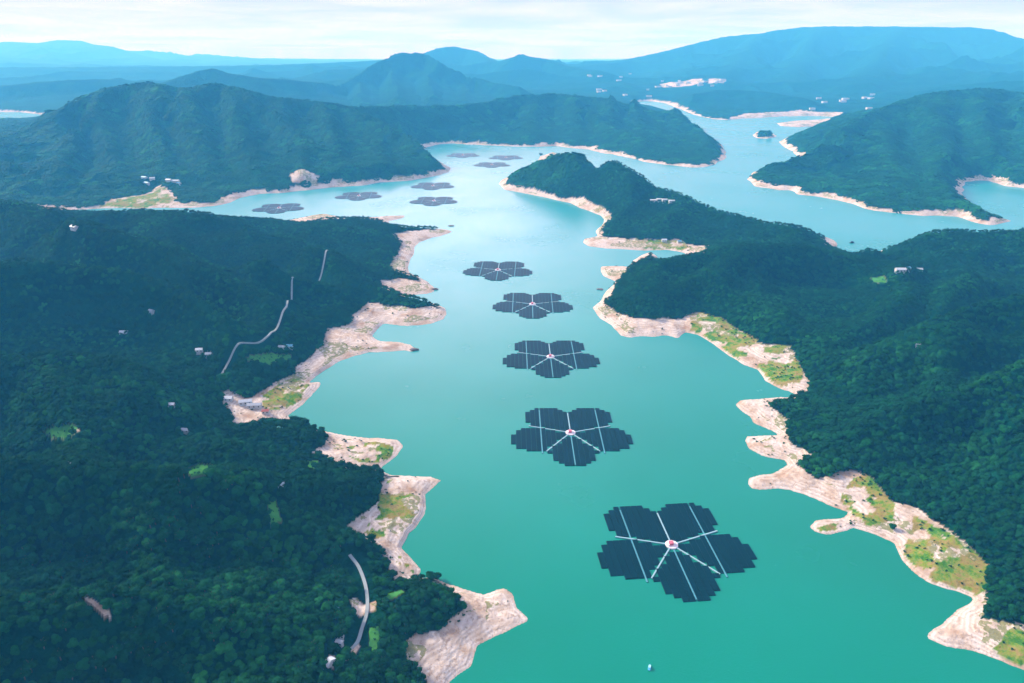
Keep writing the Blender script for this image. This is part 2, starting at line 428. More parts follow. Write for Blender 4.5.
levels = [(fix, val)]
for _ in range(4):
    levels.append(coarse_level(*levels[-1]))
z = np.full(levels[-1][0].shape, 40.0, np.float32)
for lv in range(4, -1, -1):
    f_, v_ = levels[lv]
    if z.shape != f_.shape:
        zz = np.repeat(np.repeat(z, 2, 0), 2, 1)
        zz = np.pad(zz, ((0, max(0, f_.shape[0] - zz.shape[0])), (0, max(0, f_.shape[1] - zz.shape[1]))), mode='edge')
        z = zz[:f_.shape[0], :f_.shape[1]]
    z = solve(f_, v_, np.where(f_, v_, z), 300 if lv > 1 else 150)
# round the tent-like crests a little
for _ in range(3):
    p = np.pad(z, 1, mode='edge')
    z = np.where(land & (LL < 8.4), 0.5 * z + 0.125 * (p[:-2, 1:-1] + p[2:, 1:-1] + p[1:-1, :-2] + p[1:-1, 2:]), z)
zmem = z
bare_lp = [dens_poly(P, 4.0) for P in BARE + GRASS]
bdist = np.minimum(seg_dist(bare_lp, TT, LL, cap=0.3), 0.3)
for P in bare_lp:
    bdist[inside(P, TT, LL)] = 0
rdist = np.minimum(seg_dist(ridge_lp, TT, LL, closed=False, cap=0.3), 0.3)


def samp(A, T, L):
    u = np.clip((T - TH0) / h, 0, len(Tc) - 1.001); v = np.clip((L - LR0) / h, 0, len(Lc) - 1.001)
    i = u.astype(np.int32); j = v.astype(np.int32)
    fu = u - i; fv = v - j
    return (A[j, i] * (1 - fu) + A[j, i + 1] * fu) * (1 - fv) + (A[j + 1, i] * (1 - fu) + A[j + 1, i + 1] * fu) * fv


def smooth(a, b, x):
    t = np.clip((x - a) / (b - a), 0, 1)
    return t * t * (3 - 2 * t)


def surface(X, Y):
    """height above the lake, signed distance from the shore and bare-shore width at world places"""
    R = np.hypot(X, Y)
    # the shoreline wanders by a few metres
    amp = np.clip(R * 0.003, 1.5, 12)
    fine = 0.6 * np.clip(1.4 - R / 1500, 0, 1)
    wx = X + amp * (fbm(X, Y, 90, 3, 11) + fine * fbm(X, Y, 18, 2, 12)); wy = Y + amp * 2.0 * (fbm(X, Y, 90, 3, 21) + fine * fbm(X, Y, 18, 2, 22))
    T = np.arctan2(wx, wy); L = np.log(np.maximum(np.hypot(wx, wy), 1))
    s = samp(sdf, T, L) * R
    zm = samp(zmem, T, L)
    rd = samp(rdist, T, L) * R
    sw = np.maximum(s, 0)
    away = smooth(0, 1, rd / (50 + R * 0.035))
    n = ridged(X + 80 * fbm(X, Y, 500, 2, 31), Y + 80 * fbm(X, Y, 500, 2, 32), 420, 4, 33)
    nb = ridged(X + 200 * fbm(X, Y, 1500, 2, 41), Y + 200 * fbm(X, Y, 1500, 2, 42), 1500, 4, 43)
    far = smooth(2500, 6000, R)
    n = n * (1 - far) + nb * far
    n2 = ridged(X + 30 * fbm(X, Y, 160, 2, 34), Y + 30 * fbm(X, Y, 160, 2, 35), 210, 3, 36)
    zl = zm * (1 + (1.3 - 0.3 * far) * (n - 0.60 - 0.30 * far) * (0.08 * (1 - far) + 0.92 * away)) + smooth(20, 140, sw) * (1 - far) * (0.12 + 0.88 * away) * (n2 - 0.66) * np.clip(zm * 1.1, 10, 105)
    lip = np.clip(R * 0.0042, 2.2, 11)
    zl = zl + lip * (1 - np.exp(-sw / (lip * 2.2))) + smooth(10, 120, sw) * (9 * fbm(X, Y, 140, 3, 51) + 3)
    bd = samp(bdist, T, L) * R
    bank = 3.5 + 0.26 * sw + 0.0045 * sw ** 2
    zl = 0.5 * (zl + bank - np.sqrt((zl - bank) ** 2 + 6.0))
    cap = 3.5 + 0.13 * sw + 0.55 * bd + 2.5 * fbm(X, Y, 70, 3, 52)
    zl = np.where(R < 5000, 0.5 * (zl + cap - np.sqrt((zl - cap) ** 2 + 9.0)), zl)
    zl = np.maximum(zl, 0.35 + np.minimum(sw * 0.12, 2))
    wnat = (0.62 + 0.5 * fbm(X, Y, 90, 3, 61)) * np.clip(8 + (R - 700) * 0.020, 6, 48)
    # steps left by the falling water level on bare ground
    zl = np.where(s > 0, zl * smooth(-0.5, 5, s), -np.minimum(-s * 0.35, 14) - 0.1)
    return zl, s, wnat


# fine grid
NC, NR = 1050, 1340
tf = np.linspace(TH0 + 0.01, TH1 - 0.01, NC); lf = np.linspace(LR0 + 0.01, LR1 - 0.01, NR)
TF, LF = np.meshgrid(tf, lf)
RF = np.exp(LF)
XF = (RF * np.sin(TF)).astype(np.float64); YF = (RF * np.cos(TF)).astype(np.float64)
ZF, SF, WF = surface(XF, YF)


def raster(polys_px, z=7.0, jit=True):
    """mask of several pixel polygons laid on ground z metres above the lake"""
    if jit:
        a = np.clip(RF * 0.004, 1.5, 10)
        x = XF + a * fbm(XF, YF, 25, 3, 71); y = YF + 2 * a * fbm(XF, YF, 25, 3, 72)
        T = np.arctan2(x, y); L = np.log(np.hypot(x, y))
    else:
        T, L = TF, LF
    m = np.zeros(TF.shape, bool)
    for P in polys_px:
        m |= inside(dens_poly(P, z), T, L)
    return m


# exact view ray -> terrain (for things seen on slopes)
def hit(px, py):
    d = ray(px, py)
    nrm = math.hypot(d[0], d[1])
    th = math.atan2(d[0], d[1])
    c = int(np.clip(round((th - tf[0]) / (tf[1] - tf[0])), 0, NC - 1))
    zz = H + d[2] / nrm * RF[:, c]
    k = np.nonzero(ZF[:, c] >= zz)[0]
    r = RF[k[0], c] if len(k) else RF[-1, c]
    return math.sin(th) * r, math.cos(th) * r, float(ZF[k[0], c]) if len(k) else 0.0


def hit_lp(P):
    return [to_lp(*hit(px, py)[:2]) for px, py in P]


bare_m = raster(BARE)
grass_m = raster(GRASS)
clear_m = np.zeros(TF.shape, bool); scar_m = np.zeros(TF.shape, bool)
for P in CLEARINGS: clear_m |= inside(hit_lp(P), TF, LF)
for P in SCARS: scar_m |= inside(hit_lp(P), TF, LF)
landm = SF > 0
forest = landm & (SF > WF) & ~bare_m & ~grass_m & ~clear_m & ~scar_m
grass_all = landm & ((grass_m & (fbm(XF, YF, 38, 4, 77) + 0.25 * fbm(XF, YF, 9, 2, 78) > -0.30)) | clear_m) & (SF > 4)

# roads: ribbons over the ground, trees kept clear
road_w = []
for P in ROADS:
    zs = [hit(px, py)[2] for px, py in P]
    zs = [float(np.mean(zs[max(0, i - 2):i + 3])) for i in range(len(zs))]
    q = [ground(px, py, zz) for (px, py), zz in zip(P, zs)]
    pts = []
    for i in range(len(q) - 1):
        p0 = q[max(i - 1, 0)]; p1 = q[i]; p2 = q[i + 1]; p3 = q[min(i + 2, len(q) - 1)]
        for j in range(10):
            t = j / 10
            pts.append(tuple(0.5 * ((2 * p1[k]) + (-p0[k] + p2[k]) * t + (2 * p0[k] - 5 * p1[k] + 4 * p2[k] - p3[k]) * t * t + (-p0[k] + 3 * p1[k] - 3 * p2[k] + p3[k]) * t ** 3) for k in (0, 1)))
    pts.append(q[-1])
    road_w.append(pts)
near_road = np.zeros(TF.shape, bool)
for pts in road_w:
    A = np.array(pts)
    m = (XF > A[:, 0].min() - 20) & (XF < A[:, 0].max() + 20) & (YF > A[:, 1].min() - 20) & (YF < A[:, 1].max() + 20)
    x = XF[m]; y = YF[m]; d = np.full(x.shape, 1e9)
    for px, py in pts:
        d = np.minimum(d, (x - px) ** 2 + (y - py) ** 2)
    k = np.zeros(TF.shape, bool); k[m] = d < 11.0 ** 2
    near_road |= k
plantable = forest & ~near_road


def field(A, x, y):
    """nearest-cell lookup on the fine grid"""
    t = np.arctan2(x, y); l = np.log(np.hypot(x, y))
    i = np.clip(np.round((t - tf[0]) / (tf[1] - tf[0])).astype(int), 0, NC - 1)
    j = np.clip(np.round((l - lf[0]) / (lf[1] - lf[0])).astype(int), 0, NR - 1)
    return A[j, i]


def fieldz(x, y):
    t = np.arctan2(x, y); l = np.log(np.hypot(x, y))
    u = np.clip((t - tf[0]) / (tf[1] - tf[0]), 0, NC - 1.001); v = np.clip((l - lf[0]) / (lf[1] - lf[0]), 0, NR - 1.001)
    i = u.astype(int); j = v.astype(int); fu = u - i; fv = v - j
    return (ZF[j, i] * (1 - fu) + ZF[j, i + 1] * fu) * (1 - fv) + (ZF[j + 1, i] * (1 - fu) + ZF[j + 1, i + 1] * fu) * fv


def gz(x, y):
    return float(fieldz(np.array([x]), np.array([y]))[0])


# ------------------------------------------------------------------ materials
class NT:
    def __init__(s, name):
        s.m = bpy.data.materials.new(name); s.m.use_nodes = True
        s.t = s.m.node_tree; s.t.nodes.clear()
        s.out = s.n('ShaderNodeOutputMaterial')

    def n(s, k, **kw):
        nd = s.t.nodes.new(k)
        for a, b in kw.items():
            if a == 'ins':
                for i, v in b.items():
                    if isinstance(v, bpy.types.NodeSocket): s.t.links.new(v, nd.inputs[i])
                    else: nd.inputs[i].default_value = v
            else:
                setattr(nd, a, b)
        return nd

    def mix(s, f, a, b, mode='MIX'):
        nd = s.n('ShaderNodeMix', data_type='RGBA', blend_type=mode)
        for i, v in ((0, f), (6, a), (7, b)):
            if isinstance(v, bpy.types.NodeSocket): s.t.links.new(v, nd.inputs[i])
            else: nd.inputs[i].default_value = (tuple(v) + (1,)) if isinstance(v, tuple) and len(v) == 3 else v
        return nd.outputs[2]

    def math(s, op, a, b=0.0, clamp=False):
        nd = s.n('ShaderNodeMath', operation=op, use_clamp=clamp)
        for i, v in ((0, a), (1, b)):
            if isinstance(v, bpy.types.NodeSocket): s.t.links.new(v, nd.inputs[i])
            else: nd.inputs[i].default_value = v
        return nd.outputs[0]

    def noise(s, vec, scale, detail=4, rough=0.55):
        nd = s.n('ShaderNodeTexNoise', ins={'Scale': scale, 'Detail': detail, 'Roughness': rough})
        if vec is not None: s.t.links.new(vec, nd.inputs['Vector'])
        return nd.outputs['Fac']

    def ramp(s, f, stops):
        nd = s.n('ShaderNodeValToRGB')
        s.t.links.new(f, nd.inputs[0])
        e = nd.color_ramp.elements
        while len(e) > 1: e.remove(e[-1])
        e[0].position = stops[0][0]; e[0].color = tuple(stops[0][1]) + (1,) if len(stops[0][1]) == 3 else stops[0][1]
        for p, c in stops[1:]:
            k = e.new(p); k.color = tuple(c) + (1,)
        return nd.outputs[0]

    def bsdf(s, col, rough=0.9, spec=0.3, bump=None, **kw):
        b = s.n('ShaderNodeBsdfPrincipled')
        for k, v in (('Base Color', col), ('Roughness', rough), ('Specular IOR Level', spec)) + tuple(kw.items()):
            if isinstance(v, bpy.types.NodeSocket): s.t.links.new(v, b.inputs[k])
            else: b.inputs[k].default_value = (tuple(v) + (1,)) if isinstance(v, tuple) and len(v) == 3 else v
        if bump is not None: s.t.links.new(bump, b.inputs['Normal'])
        s.t.links.new(b.outputs[0], s.out.inputs[0])
        return s.m

    def bump(s, hgt, dist, strength=1.0):
        nd = s.n('ShaderNodeBump', ins={'Distance': dist, 'Strength': strength})
        s.t.links.new(hgt, nd.inputs['Height'])
        return nd.outputs[0]


def plain(name, col, rough=0.7, spec=0.3, var=0.15, scale=0.5):
    m = NT(name)
    tc = m.n('ShaderNodeTexCoord').outputs['Object']
    n = m.noise(tc, scale, 4)
    c = m.mix(n, tuple(v * (1 - var) for v in col), tuple(min(1, v * (1 + var)) for v in col))
    return m.bsdf(c, rough, spec)


def terrain_mat():
    m = NT('hill_ground')
    geo = m.n('ShaderNodeNewGeometry')
    pos = geo.outputs['Position']
    at = m.n('ShaderNodeAttribute', attribute_name='cover')
    sep = m.n('ShaderNodeSeparateColor'); m.t.links.new(at.outputs['Color'], sep.inputs[0])
    fo, gr, dr = sep.outputs[0], sep.outputs[1], sep.outputs[2]
    xyz = m.n('ShaderNodeSeparateXYZ'); m.t.links.new(pos, xyz.inputs[0])
    # washed rock: pale pinkish beige, water-level lines, blotches
    n1 = m.noise(pos, 0.03, 5, 0.6); n2 = m.noise(pos, 0.16, 5, 0.6); n3 = m.noise(pos, 0.012, 3)
    rock = m.ramp(n1, [(0.30, (0.38, 0.24, 0.15)), (0.42, (0.54, 0.43, 0.33)), (0.56, (0.68, 0.60, 0.52)), (0.8, (0.56, 0.45, 0.33))])
    lines = m.math('SINE', m.math('ADD', m.math('MULTIPLY', xyz.outputs[2], 5.2), m.math('MULTIPLY', n2, 3.0)))
    lines = m.math('MULTIPLY', m.math('ADD', lines, 1.0), 0.24)
    rock = m.mix(lines, rock, (0.36, 0.26, 0.19))
    blot = m.math('GREATER_THAN', n2, 0.60)
    rock = m.mix(m.math('MULTIPLY', blot, 0.4), rock, (0.26, 0.15, 0.08))
    rock = m.mix(m.math('MULTIPLY', m.math('GREATER_THAN', m.noise(pos, 0.4, 4, 0.6), 0.62), 0.5), rock, (0.22, 0.16, 0.11))
    # sparse weeds on upper bare ground
    weed = m.math('MULTIPLY', m.math('GREATER_THAN', n3, 0.54), m.math('GREATER_THAN', n2, 0.47))
    weed = m.math('MULTIPLY', weed, m.math('GREATER_THAN', xyz.outputs[2], 3.2))
    weed = m.math('MULTIPLY', weed, 0.75)
    rock = m.mix(weed, rock, (0.17, 0.19, 0.05))
    grass = m.ramp(m.noise(pos, 0.055, 6, 0.75), [(0.30, (0.02, 0.10, 0.02)), (0.42, (0.07, 0.20, 0.02)), (0.50, (0.20, 0.25, 0.035)), (0.58, (0.30, 0.21, 0.07)), (0.66, (0.12, 0.15, 0.03)), (0.76, (0.55, 0.42, 0.30))])
    crown = m.noise(pos, 0.055, 3, 0.7)
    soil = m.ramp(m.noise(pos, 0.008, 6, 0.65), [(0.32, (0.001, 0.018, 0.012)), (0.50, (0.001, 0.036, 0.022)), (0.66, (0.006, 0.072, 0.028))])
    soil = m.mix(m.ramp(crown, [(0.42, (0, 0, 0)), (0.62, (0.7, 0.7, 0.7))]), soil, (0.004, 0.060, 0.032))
    col = m.mix(gr, rock, grass)
    col = m.mix(dr, col, m.mix(n2, (0.03, 0.20, 0.04), (0.10, 0.30, 0.06)))
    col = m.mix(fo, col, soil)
    nb = m.noise(pos, 0.045, 6, 0.65)
    nr = m.noise(pos, 0.25, 5, 0.6)
    hgt = m.math('ADD', m.math('MULTIPLY', m.math('MULTIPLY', nb, fo), 18.0), m.math('MULTIPLY', nr, 1.6))
    return m.bsdf(col, 0.95, 0.02, m.bump(hgt, 1.0, 0.9))


def water_mat():
    m = NT('reservoir_water')
    geo = m.n('ShaderNodeNewGeometry'); pos = geo.outputs['Position']
    mp = m.n('ShaderNodeMapping'); m.t.links.new(pos, mp.inputs[0]); mp.inputs['Rotation'].default_value = (0, 0, 0.5); mp.inputs['Scale'].default_value = (1, 2.2, 1)
    big = m.noise(pos, 0.0022, 4, 0.5)
    col = m.ramp(big, [(0.3, (0.0, 0.180, 0.105)), (0.7, (0.0, 0.235, 0.155))])
    sx = m.n('ShaderNodeSeparateXYZ'); m.t.links.new(pos, sx.inputs[0])
    sky_sheen = m.math('MULTIPLY', m.math('ADD', sx.outputs[1], -500.0), 1 / 1500.0, True)  # greener near, bluer far: distant sky reflection put into the base colour
    col = m.mix(sky_sheen, col, m.mix(big, (0.015, 0.26, 0.26), (0.045, 0.33, 0.34)))
    w1 = m.noise(mp.outputs[0], 0.22, 6, 0.6)
    rough = m.ramp(m.noise(pos, 0.004, 5, 0.6), [(0.35, (0.20,) * 3), (0.7, (0.30,) * 3)])
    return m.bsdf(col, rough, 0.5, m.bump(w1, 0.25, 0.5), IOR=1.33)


def leaf_mat(name, a, b, c):
    m = NT(name)
    oi = m.n('ShaderNodeObjectInfo')
    loc = oi.outputs['Location']
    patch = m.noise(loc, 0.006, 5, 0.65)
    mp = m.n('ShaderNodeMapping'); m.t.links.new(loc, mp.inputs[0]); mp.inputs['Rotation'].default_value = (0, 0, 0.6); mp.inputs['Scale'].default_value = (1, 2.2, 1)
    fold_shade = m.noise(mp.outputs[0], 0.011, 4, 0.6)  # light and dark belts in leaf colour imitate lit and shaded hill folds
    tone = m.math('ADD', m.math('MULTIPLY', patch, 0.5), m.math('MULTIPLY', fold_shade, 0.5))
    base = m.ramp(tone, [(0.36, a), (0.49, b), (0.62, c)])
    # each tree has its own tone, a few are much lighter
    own = m.ramp(oi.outputs['Random'], [(0.0, (0.25, 0.25, 0.30)), (0.5, (0.75, 0.75, 0.8)), (0.85, (1.4, 1.3, 1.2)), (1.0, (2.3, 1.8, 1.4))])
    base = m.mix(1.0, base, own, 'MULTIPLY')
    geo = m.n('ShaderNodeNewGeometry')
    n = m.noise(geo.outputs['Position'], 0.6, 3)
    base = m.mix(m.math('MULTIPLY', n, 0.5), base, tuple(v * 1.5 for v in c))
    return m.bsdf(base, 0.85, 0.03)


M_ter = terrain_mat()
M_wat = water_mat()
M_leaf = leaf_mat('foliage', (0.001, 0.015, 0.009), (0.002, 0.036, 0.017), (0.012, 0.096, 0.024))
M_bark = plain('bark', (0.10, 0.075, 0.055), 0.95)
M_road = plain('road_concrete', (0.26, 0.30, 0.30), 0.85, var=0.25, scale=0.08)

# ------------------------------------------------------------------ land meshes
zone = np.full(TF.shape, 0, np.int8)      # 0 lake bed
mL = inside(poly_left, TF, LF); mR = inside(poly_right, TF, LF); mI = inside(poly_islet, TF, LF)
nearL = samp(np.where(inL, 1.0, 0.0), TF, LF) > 0; nearR = samp(np.where(inR, 1.0, 0.0), TF, LF) > 0
zone[:] = 3
zone[(RF > 6200)] = 5
zone[(RF > 2400) & (RF < 7000) & (TF > math.radians(15)) & (LF < 8.9)] = 4
# nearest of the near land masses by side
cl = (TF < 0.02) & (RF < 2500) & ~(inside([to_lp(*ground(px, py)) for px, py in [(-1500, 217), (60, 217), (196, 213), (262, 209), (420, 205), (452, 170), (452, 60), (-1500, 60)]], TF, LF))
zone[cl] = 1
cr = inside([to_lp(*ground(px, py)) for px, py in [(470, 181), (500, 172), (533, 150), (560, 150), (600, 170), (700, 200), (800, 228), (850, 238), (1300, 246), (4000, 250)]] + [(1.6, LR0 + 1), (1.6, LR0 - 1), (0.0, LR0 - 1)], TF, LF)
zone[cr] = 2
zone[(SF < -14)] = 0


def grid_object(name, zid, label):
    fz = zone[:-1, :-1]
    m = fz == zid
    rr, cc = np.nonzero(m)
    a = rr * NC + cc
    quads = np.stack([a, a + 1, a + NC + 1, a + NC], 1)
    used, inv = np.unique(quads.ravel(), return_inverse=True)
    co = np.stack([XF.ravel()[used], YF.ravel()[used], ZF.ravel()[used]], 1).astype(np.float32)
    me = bpy.data.meshes.new(name)
    nv, nf = len(used), len(quads)
    me.vertices.add(nv); me.vertices.foreach_set('co', co.ravel())
    me.loops.add(nf * 4); me.loops.foreach_set('vertex_index', inv.astype(np.int32).ravel())
    me.polygons.add(nf); me.polygons.foreach_set('loop_start', np.arange(0, nf * 4, 4, dtype=np.int32))
    try:
        me.polygons.foreach_set('loop_total', np.full(nf, 4, np.int32))
    except Exception:
        pass
    me.polygons.foreach_set('use_smooth', np.ones(nf, bool))
    at = me.color_attributes.new('cover', 'FLOAT_COLOR', 'POINT')
    col = np.zeros((nv, 4), np.float32)
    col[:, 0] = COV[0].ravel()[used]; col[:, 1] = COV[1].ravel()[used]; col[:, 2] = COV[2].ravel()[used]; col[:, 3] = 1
    at.data.foreach_set('color', col.ravel())
    me.update(calc_edges=True)
    me.validate()
    o = link(name, me, M_ter)
    tag(o, label, kind='structure')
    return o


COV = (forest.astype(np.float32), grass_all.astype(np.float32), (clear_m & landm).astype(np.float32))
# small relief on bare ground, canopy relief far away where no trees are planted
bare_zone = landm & ~forest & (RF < 1500)
ZF = ZF + np.where(bare_zone, smooth(1, 12, SF) * (1.1 * fbm(XF, YF, 14, 3, 91) + 1.5 * ridged(XF, YF, 30, 2, 92) * smooth(5, 25, SF)), 0)
grid_object('lakebed', 0, None)
grid_object('hills', 1, 'dark green forested hills with pale rocky shore on the left bank of the near lake')
grid_object('hills', 2, 'forested hills and long wooded peninsula on the right bank of the near lake')
grid_object('hills', 3, 'blue green wooded hill and headlands beyond the lake on the left')
grid_object('hills', 4, 'wooded headland with pale shore across the water on the right')
grid_object('mountains', 5, 'hazy blue mountain ranges along the horizon')

# water sheet, out past the last range
mb = MB()
N = 48
ringr = [1.0, 300, 900, 2000, 5000, 12000, 42000]
for r in ringr:
    for i in range(N):
        a = 2 * math.pi * i / N
        mb.v.append((r * math.cos(a), r * math.sin(a), 0.0))
mb.f.append(tuple(range(N)))
for k in range(len(ringr) - 1):
    for i in range(N):
        j = (i + 1) % N
        mb.f.append((k * N + i, (k + 1) * N + i, (k + 1) * N + j, k * N + j))
wo = link('water', mb.mesh('water'), M_wat)
tag(wo, 'turquoise reservoir water between the forested hills', kind='structure')

# roads
for pts in road_w:
    mb = MB()
    n = len(pts)
    for i, (x, y) in enumerate(pts):
        a = pts[max(i - 1, 0)]; b = pts[min(i + 1, n - 1)]
        dx, dy = b[0] - a[0], b[1] - a[1]; L = math.hypot(dx, dy) or 1
        zc = gz(x, y) + 1.2
        w = 1.6
        for s in (-1, 1):
            mb.v.append((x - s * dy / L * w, y + s * dx / L * w, zc)); mb.v.append((x - s * dy / L * w, y + s * dx / L * w, zc - 3.5))
    for i in range(n - 1):
        k = i * 4
        mb.f += [(k, k + 4, k + 6, k + 2), (k + 1, k + 5, k + 4, k), (k + 2, k + 6, k + 7, k + 3)]
    tag(link('road', mb.mesh('road'), M_road), 'narrow pale road winding through the forest', kind='structure')

# ------------------------------------------------------------------ trees
def crown_mesh(name, seed, lobes=9, leaves=500, R=3.6, sub=2, tall=1.0, conic=0.0, flat=0.55):
    r = random.Random(seed)
    bm = bmesh.new()
    cs = []
    for k in range(lobes):
        a = r.uniform(0, 6.283); rad = R * 0.62 * math.sqrt(r.random())
        zc = r.uniform(0.15, 1.0) * R * 0.9 * tall * flat * 1.6
        shrink = 1 - conic * zc / (R * tall)
        c = Vector((math.cos(a) * rad * shrink, math.sin(a) * rad * shrink, zc + R * 0.55))
        s = R * r.uniform(0.34, 0.56) * (1 - 0.4 * conic)
        cs.append((c, s))
        g = bmesh.ops.create_icosphere(bm, subdivisions=sub, radius=1.0)
        for v in g['verts']:
            q = s * (1 + r.uniform(-0.22, 0.22))
            v.co = Vector((v.co.x * q, v.co.y * q, v.co.z * q * flat)) + c
    for k in range(leaves):
        c, s = r.choice(cs)
        u = Vector((r.gauss(0, 1), r.gauss(0, 1), abs(r.gauss(0, 1)) + 0.1 * r.gauss(0, 1))).normalized()
        p = c + Vector((u.x, u.y, u.z * 0.85)) * s * r.uniform(0.95, 1.2)
        e = R * r.uniform(0.05, 0.11)
        t1 = u.orthogonal().normalized(); t1.rotate(Matrix.Rotation(r.uniform(0, 6.28), 3, u)); t2 = u.cross(t1)
        t1 = (t1 + u * r.uniform(-0.7, 0.7)); t2 = (t2 + u * r.uniform(-0.7, 0.7))
        vs = [bm.verts.new(p + t1 * e), bm.verts.new(p + t2 * e * 0.7), bm.verts.new(p - t1 * e), bm.verts.new(p - t2 * e * 0.7)]
        bm.faces.new(vs)
    me = bpy.data.meshes.new(name)
    bm.to_mesh(me); bm.free()
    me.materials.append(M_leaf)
    return me


def trunk_mesh(name, hgt, seed):
    r = random.Random(seed)
    m = MB()

    def limb(p0, p1, r0, r1, n=6):
        d = (Vector(p1) - Vector(p0)).normalized(); t = d.orthogonal().normalized(); b = d.cross(t)
        k = len(m.v)
        for p, rr in ((p0, r0), (p1, r1)):
            for i in range(n):
                a = 6.283 * i / n
                m.v.append(tuple(Vector(p) + (t * math.cos(a) + b * math.sin(a)) * rr))
        for i in range(n):
            j = (i + 1) % n
            m.f.append((k + i, k + j, k + n + j, k + n + i))
    limb((0, 0, -1.2), (0.15, 0.1, hgt * 0.45), 0.34, 0.24)
    limb((0.15, 0.1, hgt * 0.45), (0.1, 0.2, hgt * 0.85), 0.24, 0.10)
    for k in range(4):
        a = k * 1.57 + r.uniform(-.4, .4)
        limb((0.12, 0.1, hgt * (0.38 + 0.08 * k)), (math.cos(a) * 1.9, math.sin(a) * 1.9, hgt * (0.6 + 0.06 * k)), 0.13, 0.05, 5)
    return m.mesh(name)


protos = bpy.data.collections.new('forest_tree_kinds')      # shared shapes for the forest, not in the scene itself


def proto(name, me):
    o = bpy.data.objects.new(name, me)
    protos.objects.link(o)
    return o


crowns = [crown_mesh('crown', 100 + i, lobes=8 + i % 3, leaves=420, tall=(1.0, 1.15, 0.85, 1.0, 1.6, 0.95)[i], conic=(0, 0, 0, 0.1, 0.55, 0)[i]) for i in range(6)]
for i, me in enumerate(crowns): proto('a_near_%d' % i, me)
mids = [crown_mesh('crown_mid', 200 + i, lobes=6, leaves=90, R=4.8, sub=1, tall=(1, 1.1, 0.85, 1.2)[i], conic=0, flat=0.32) for i in range(4)]
for i, me in enumerate(mids): proto('b_mid_%d' % i, me)


def stand_mesh(seed):
    """a stand of crowns in closed canopy, for the hills across the lake"""
    r = random.Random(seed)
    bm = bmesh.new()
    for k in range(26):
        a = r.uniform(0, 6.283); rad = 19 * math.sqrt(r.random())
        g = bmesh.ops.create_icosphere(bm, subdivisions=1, radius=1.0)
        s = r.uniform(3.6, 7.0); c = Vector((math.cos(a) * rad, math.sin(a) * rad, r.uniform(0.5, 3.0)))
        for v in g['verts']:
            q = s * (1 + r.uniform(-0.2, 0.2))
            v.co = Vector((v.co.x * q, v.co.y * q, v.co.z * q * 0.38)) + c
    me = bpy.data.meshes.new('stand')
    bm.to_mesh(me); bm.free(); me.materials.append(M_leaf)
    return me


for i in range(4): proto('c_stand_%d' % i, stand_mesh(300 + i))


def scatter(r0, r1, sp, where=None):
    """jittered square-lattice points on forest ground between two distances"""
    th = math.radians(50)
    xs = np.arange(-r1 * math.sin(th), r1 * math.sin(th), sp); ys = np.arange(max(120, r0 * math.cos(th)), r1, sp)
    X, Y = np.meshgrid(xs, ys)
    X = X + rng.uniform(-0.42, 0.42, X.shape) * sp; Y = Y + rng.uniform(-0.42, 0.42, Y.shape) * sp
    X = X.ravel(); Y = Y.ravel()
    R = np.hypot(X, Y)
    k = (R >= r0) & (R < r1) & (np.abs(np.arctan2(X, Y)) < th)
    X = X[k]; Y = Y[k]
    k = field(plantable if where is None else where, X, Y)
    return X[k], Y[k]


parts_ = []
for r0, r1, sp, i0, ni, s0, s1 in ((130, 1150, 6.6, 0, 6, 0.75, 1.75), (1150, 1900, 8.4, 6, 4, 0.85, 1.5), (1900, 2600, 9.5, 6, 4, 0.95, 1.6), (2600, 4400, 27, 10, 4, 0.75, 1.15),
                               (4400, 6400, 36, 10, 4, 0.9, 1.3)):
    x, y = scatter(r0, r1, sp)
    n = len(x)
    idx = i0 + rng.integers(0, ni, n)
    if i0 == 0:
        # fewer pointed crowns
        idx = np.where((idx == 4) & (rng.random(n) < 0.6), 0, idx)
    grow = 1 + 0.25 * fbm(x, y, 60, 2, 95)
    sc_ = rng.uniform(s0, s1, n) * grow
    parts_.append((x, y, idx, sc_))
# scrub thinning out from the forest edge over the bare banks
for r0, r1, sp in ((130, 1200, 5.5), (1200, 2400, 9.0)):
    x, y = scatter(r0, r1, sp, landm & ~forest & ~near_road & (SF > 5) & ~scar_m)
    R_ = np.hypot(x, y)
    dens = fbm(x, y, 45, 3, 97) + 0.35 * fbm(x, y, 12, 2, 98)
    prox = np.zeros(len(x))
    for k in range(8):
        a = k * 0.785
        prox += field(forest, x + np.cos(a) * 11, y + np.sin(a) * 11)
        prox += field(forest, x + np.cos(a) * 5, y + np.sin(a) * 5)
    gr_ = field(grass_all, x, y)
    keep_ = rng.random(len(x)) < np.clip(0.05 + prox * 0.045 + 0.18 * gr_ + dens * 0.35, 0, 0.8)
    x = x[keep_]; y = y[keep_]
    n = len(x)
    parts_.append((x, y, 6 + rng.integers(0, 4, n), rng.uniform(0.16, 0.5, n) * (1 if r0 < 1000 else 1.3)))
PX = np.concatenate([p[0] for p in parts_]); PY = np.concatenate([p[1] for p in parts_])
PI_ = np.concatenate([p[2] for p in parts_]); PS = np.concatenate([p[3] for p in parts_])
PZ = fieldz(PX, PY)
PR = rng.uniform(0, 6.283, len(PX))
# tall specimens near the bottom edge: the ones that show largest become trees of their own
dz = PZ - H
depth = PY * FW[1] + dz * FW[2]
u = 512 + F * PX / depth
v = 341.5 - F * (PY * UP[1] + dz * UP[2]) / depth
slant = np.sqrt(PX ** 2 + PY ** 2 + dz ** 2)
vis = (u > 8) & (u < 1016) & (v > 8) & (v < 679) & (PI_ < 6)
order = np.argsort(np.where(vis, slant / PS, 1e9))[:300]
single = np.zeros(len(PX), bool); single[order] = True
print('trees', len(PX))

trunks = [trunk_mesh('trunk', 7.0, 400 + i) for i in range(3)]


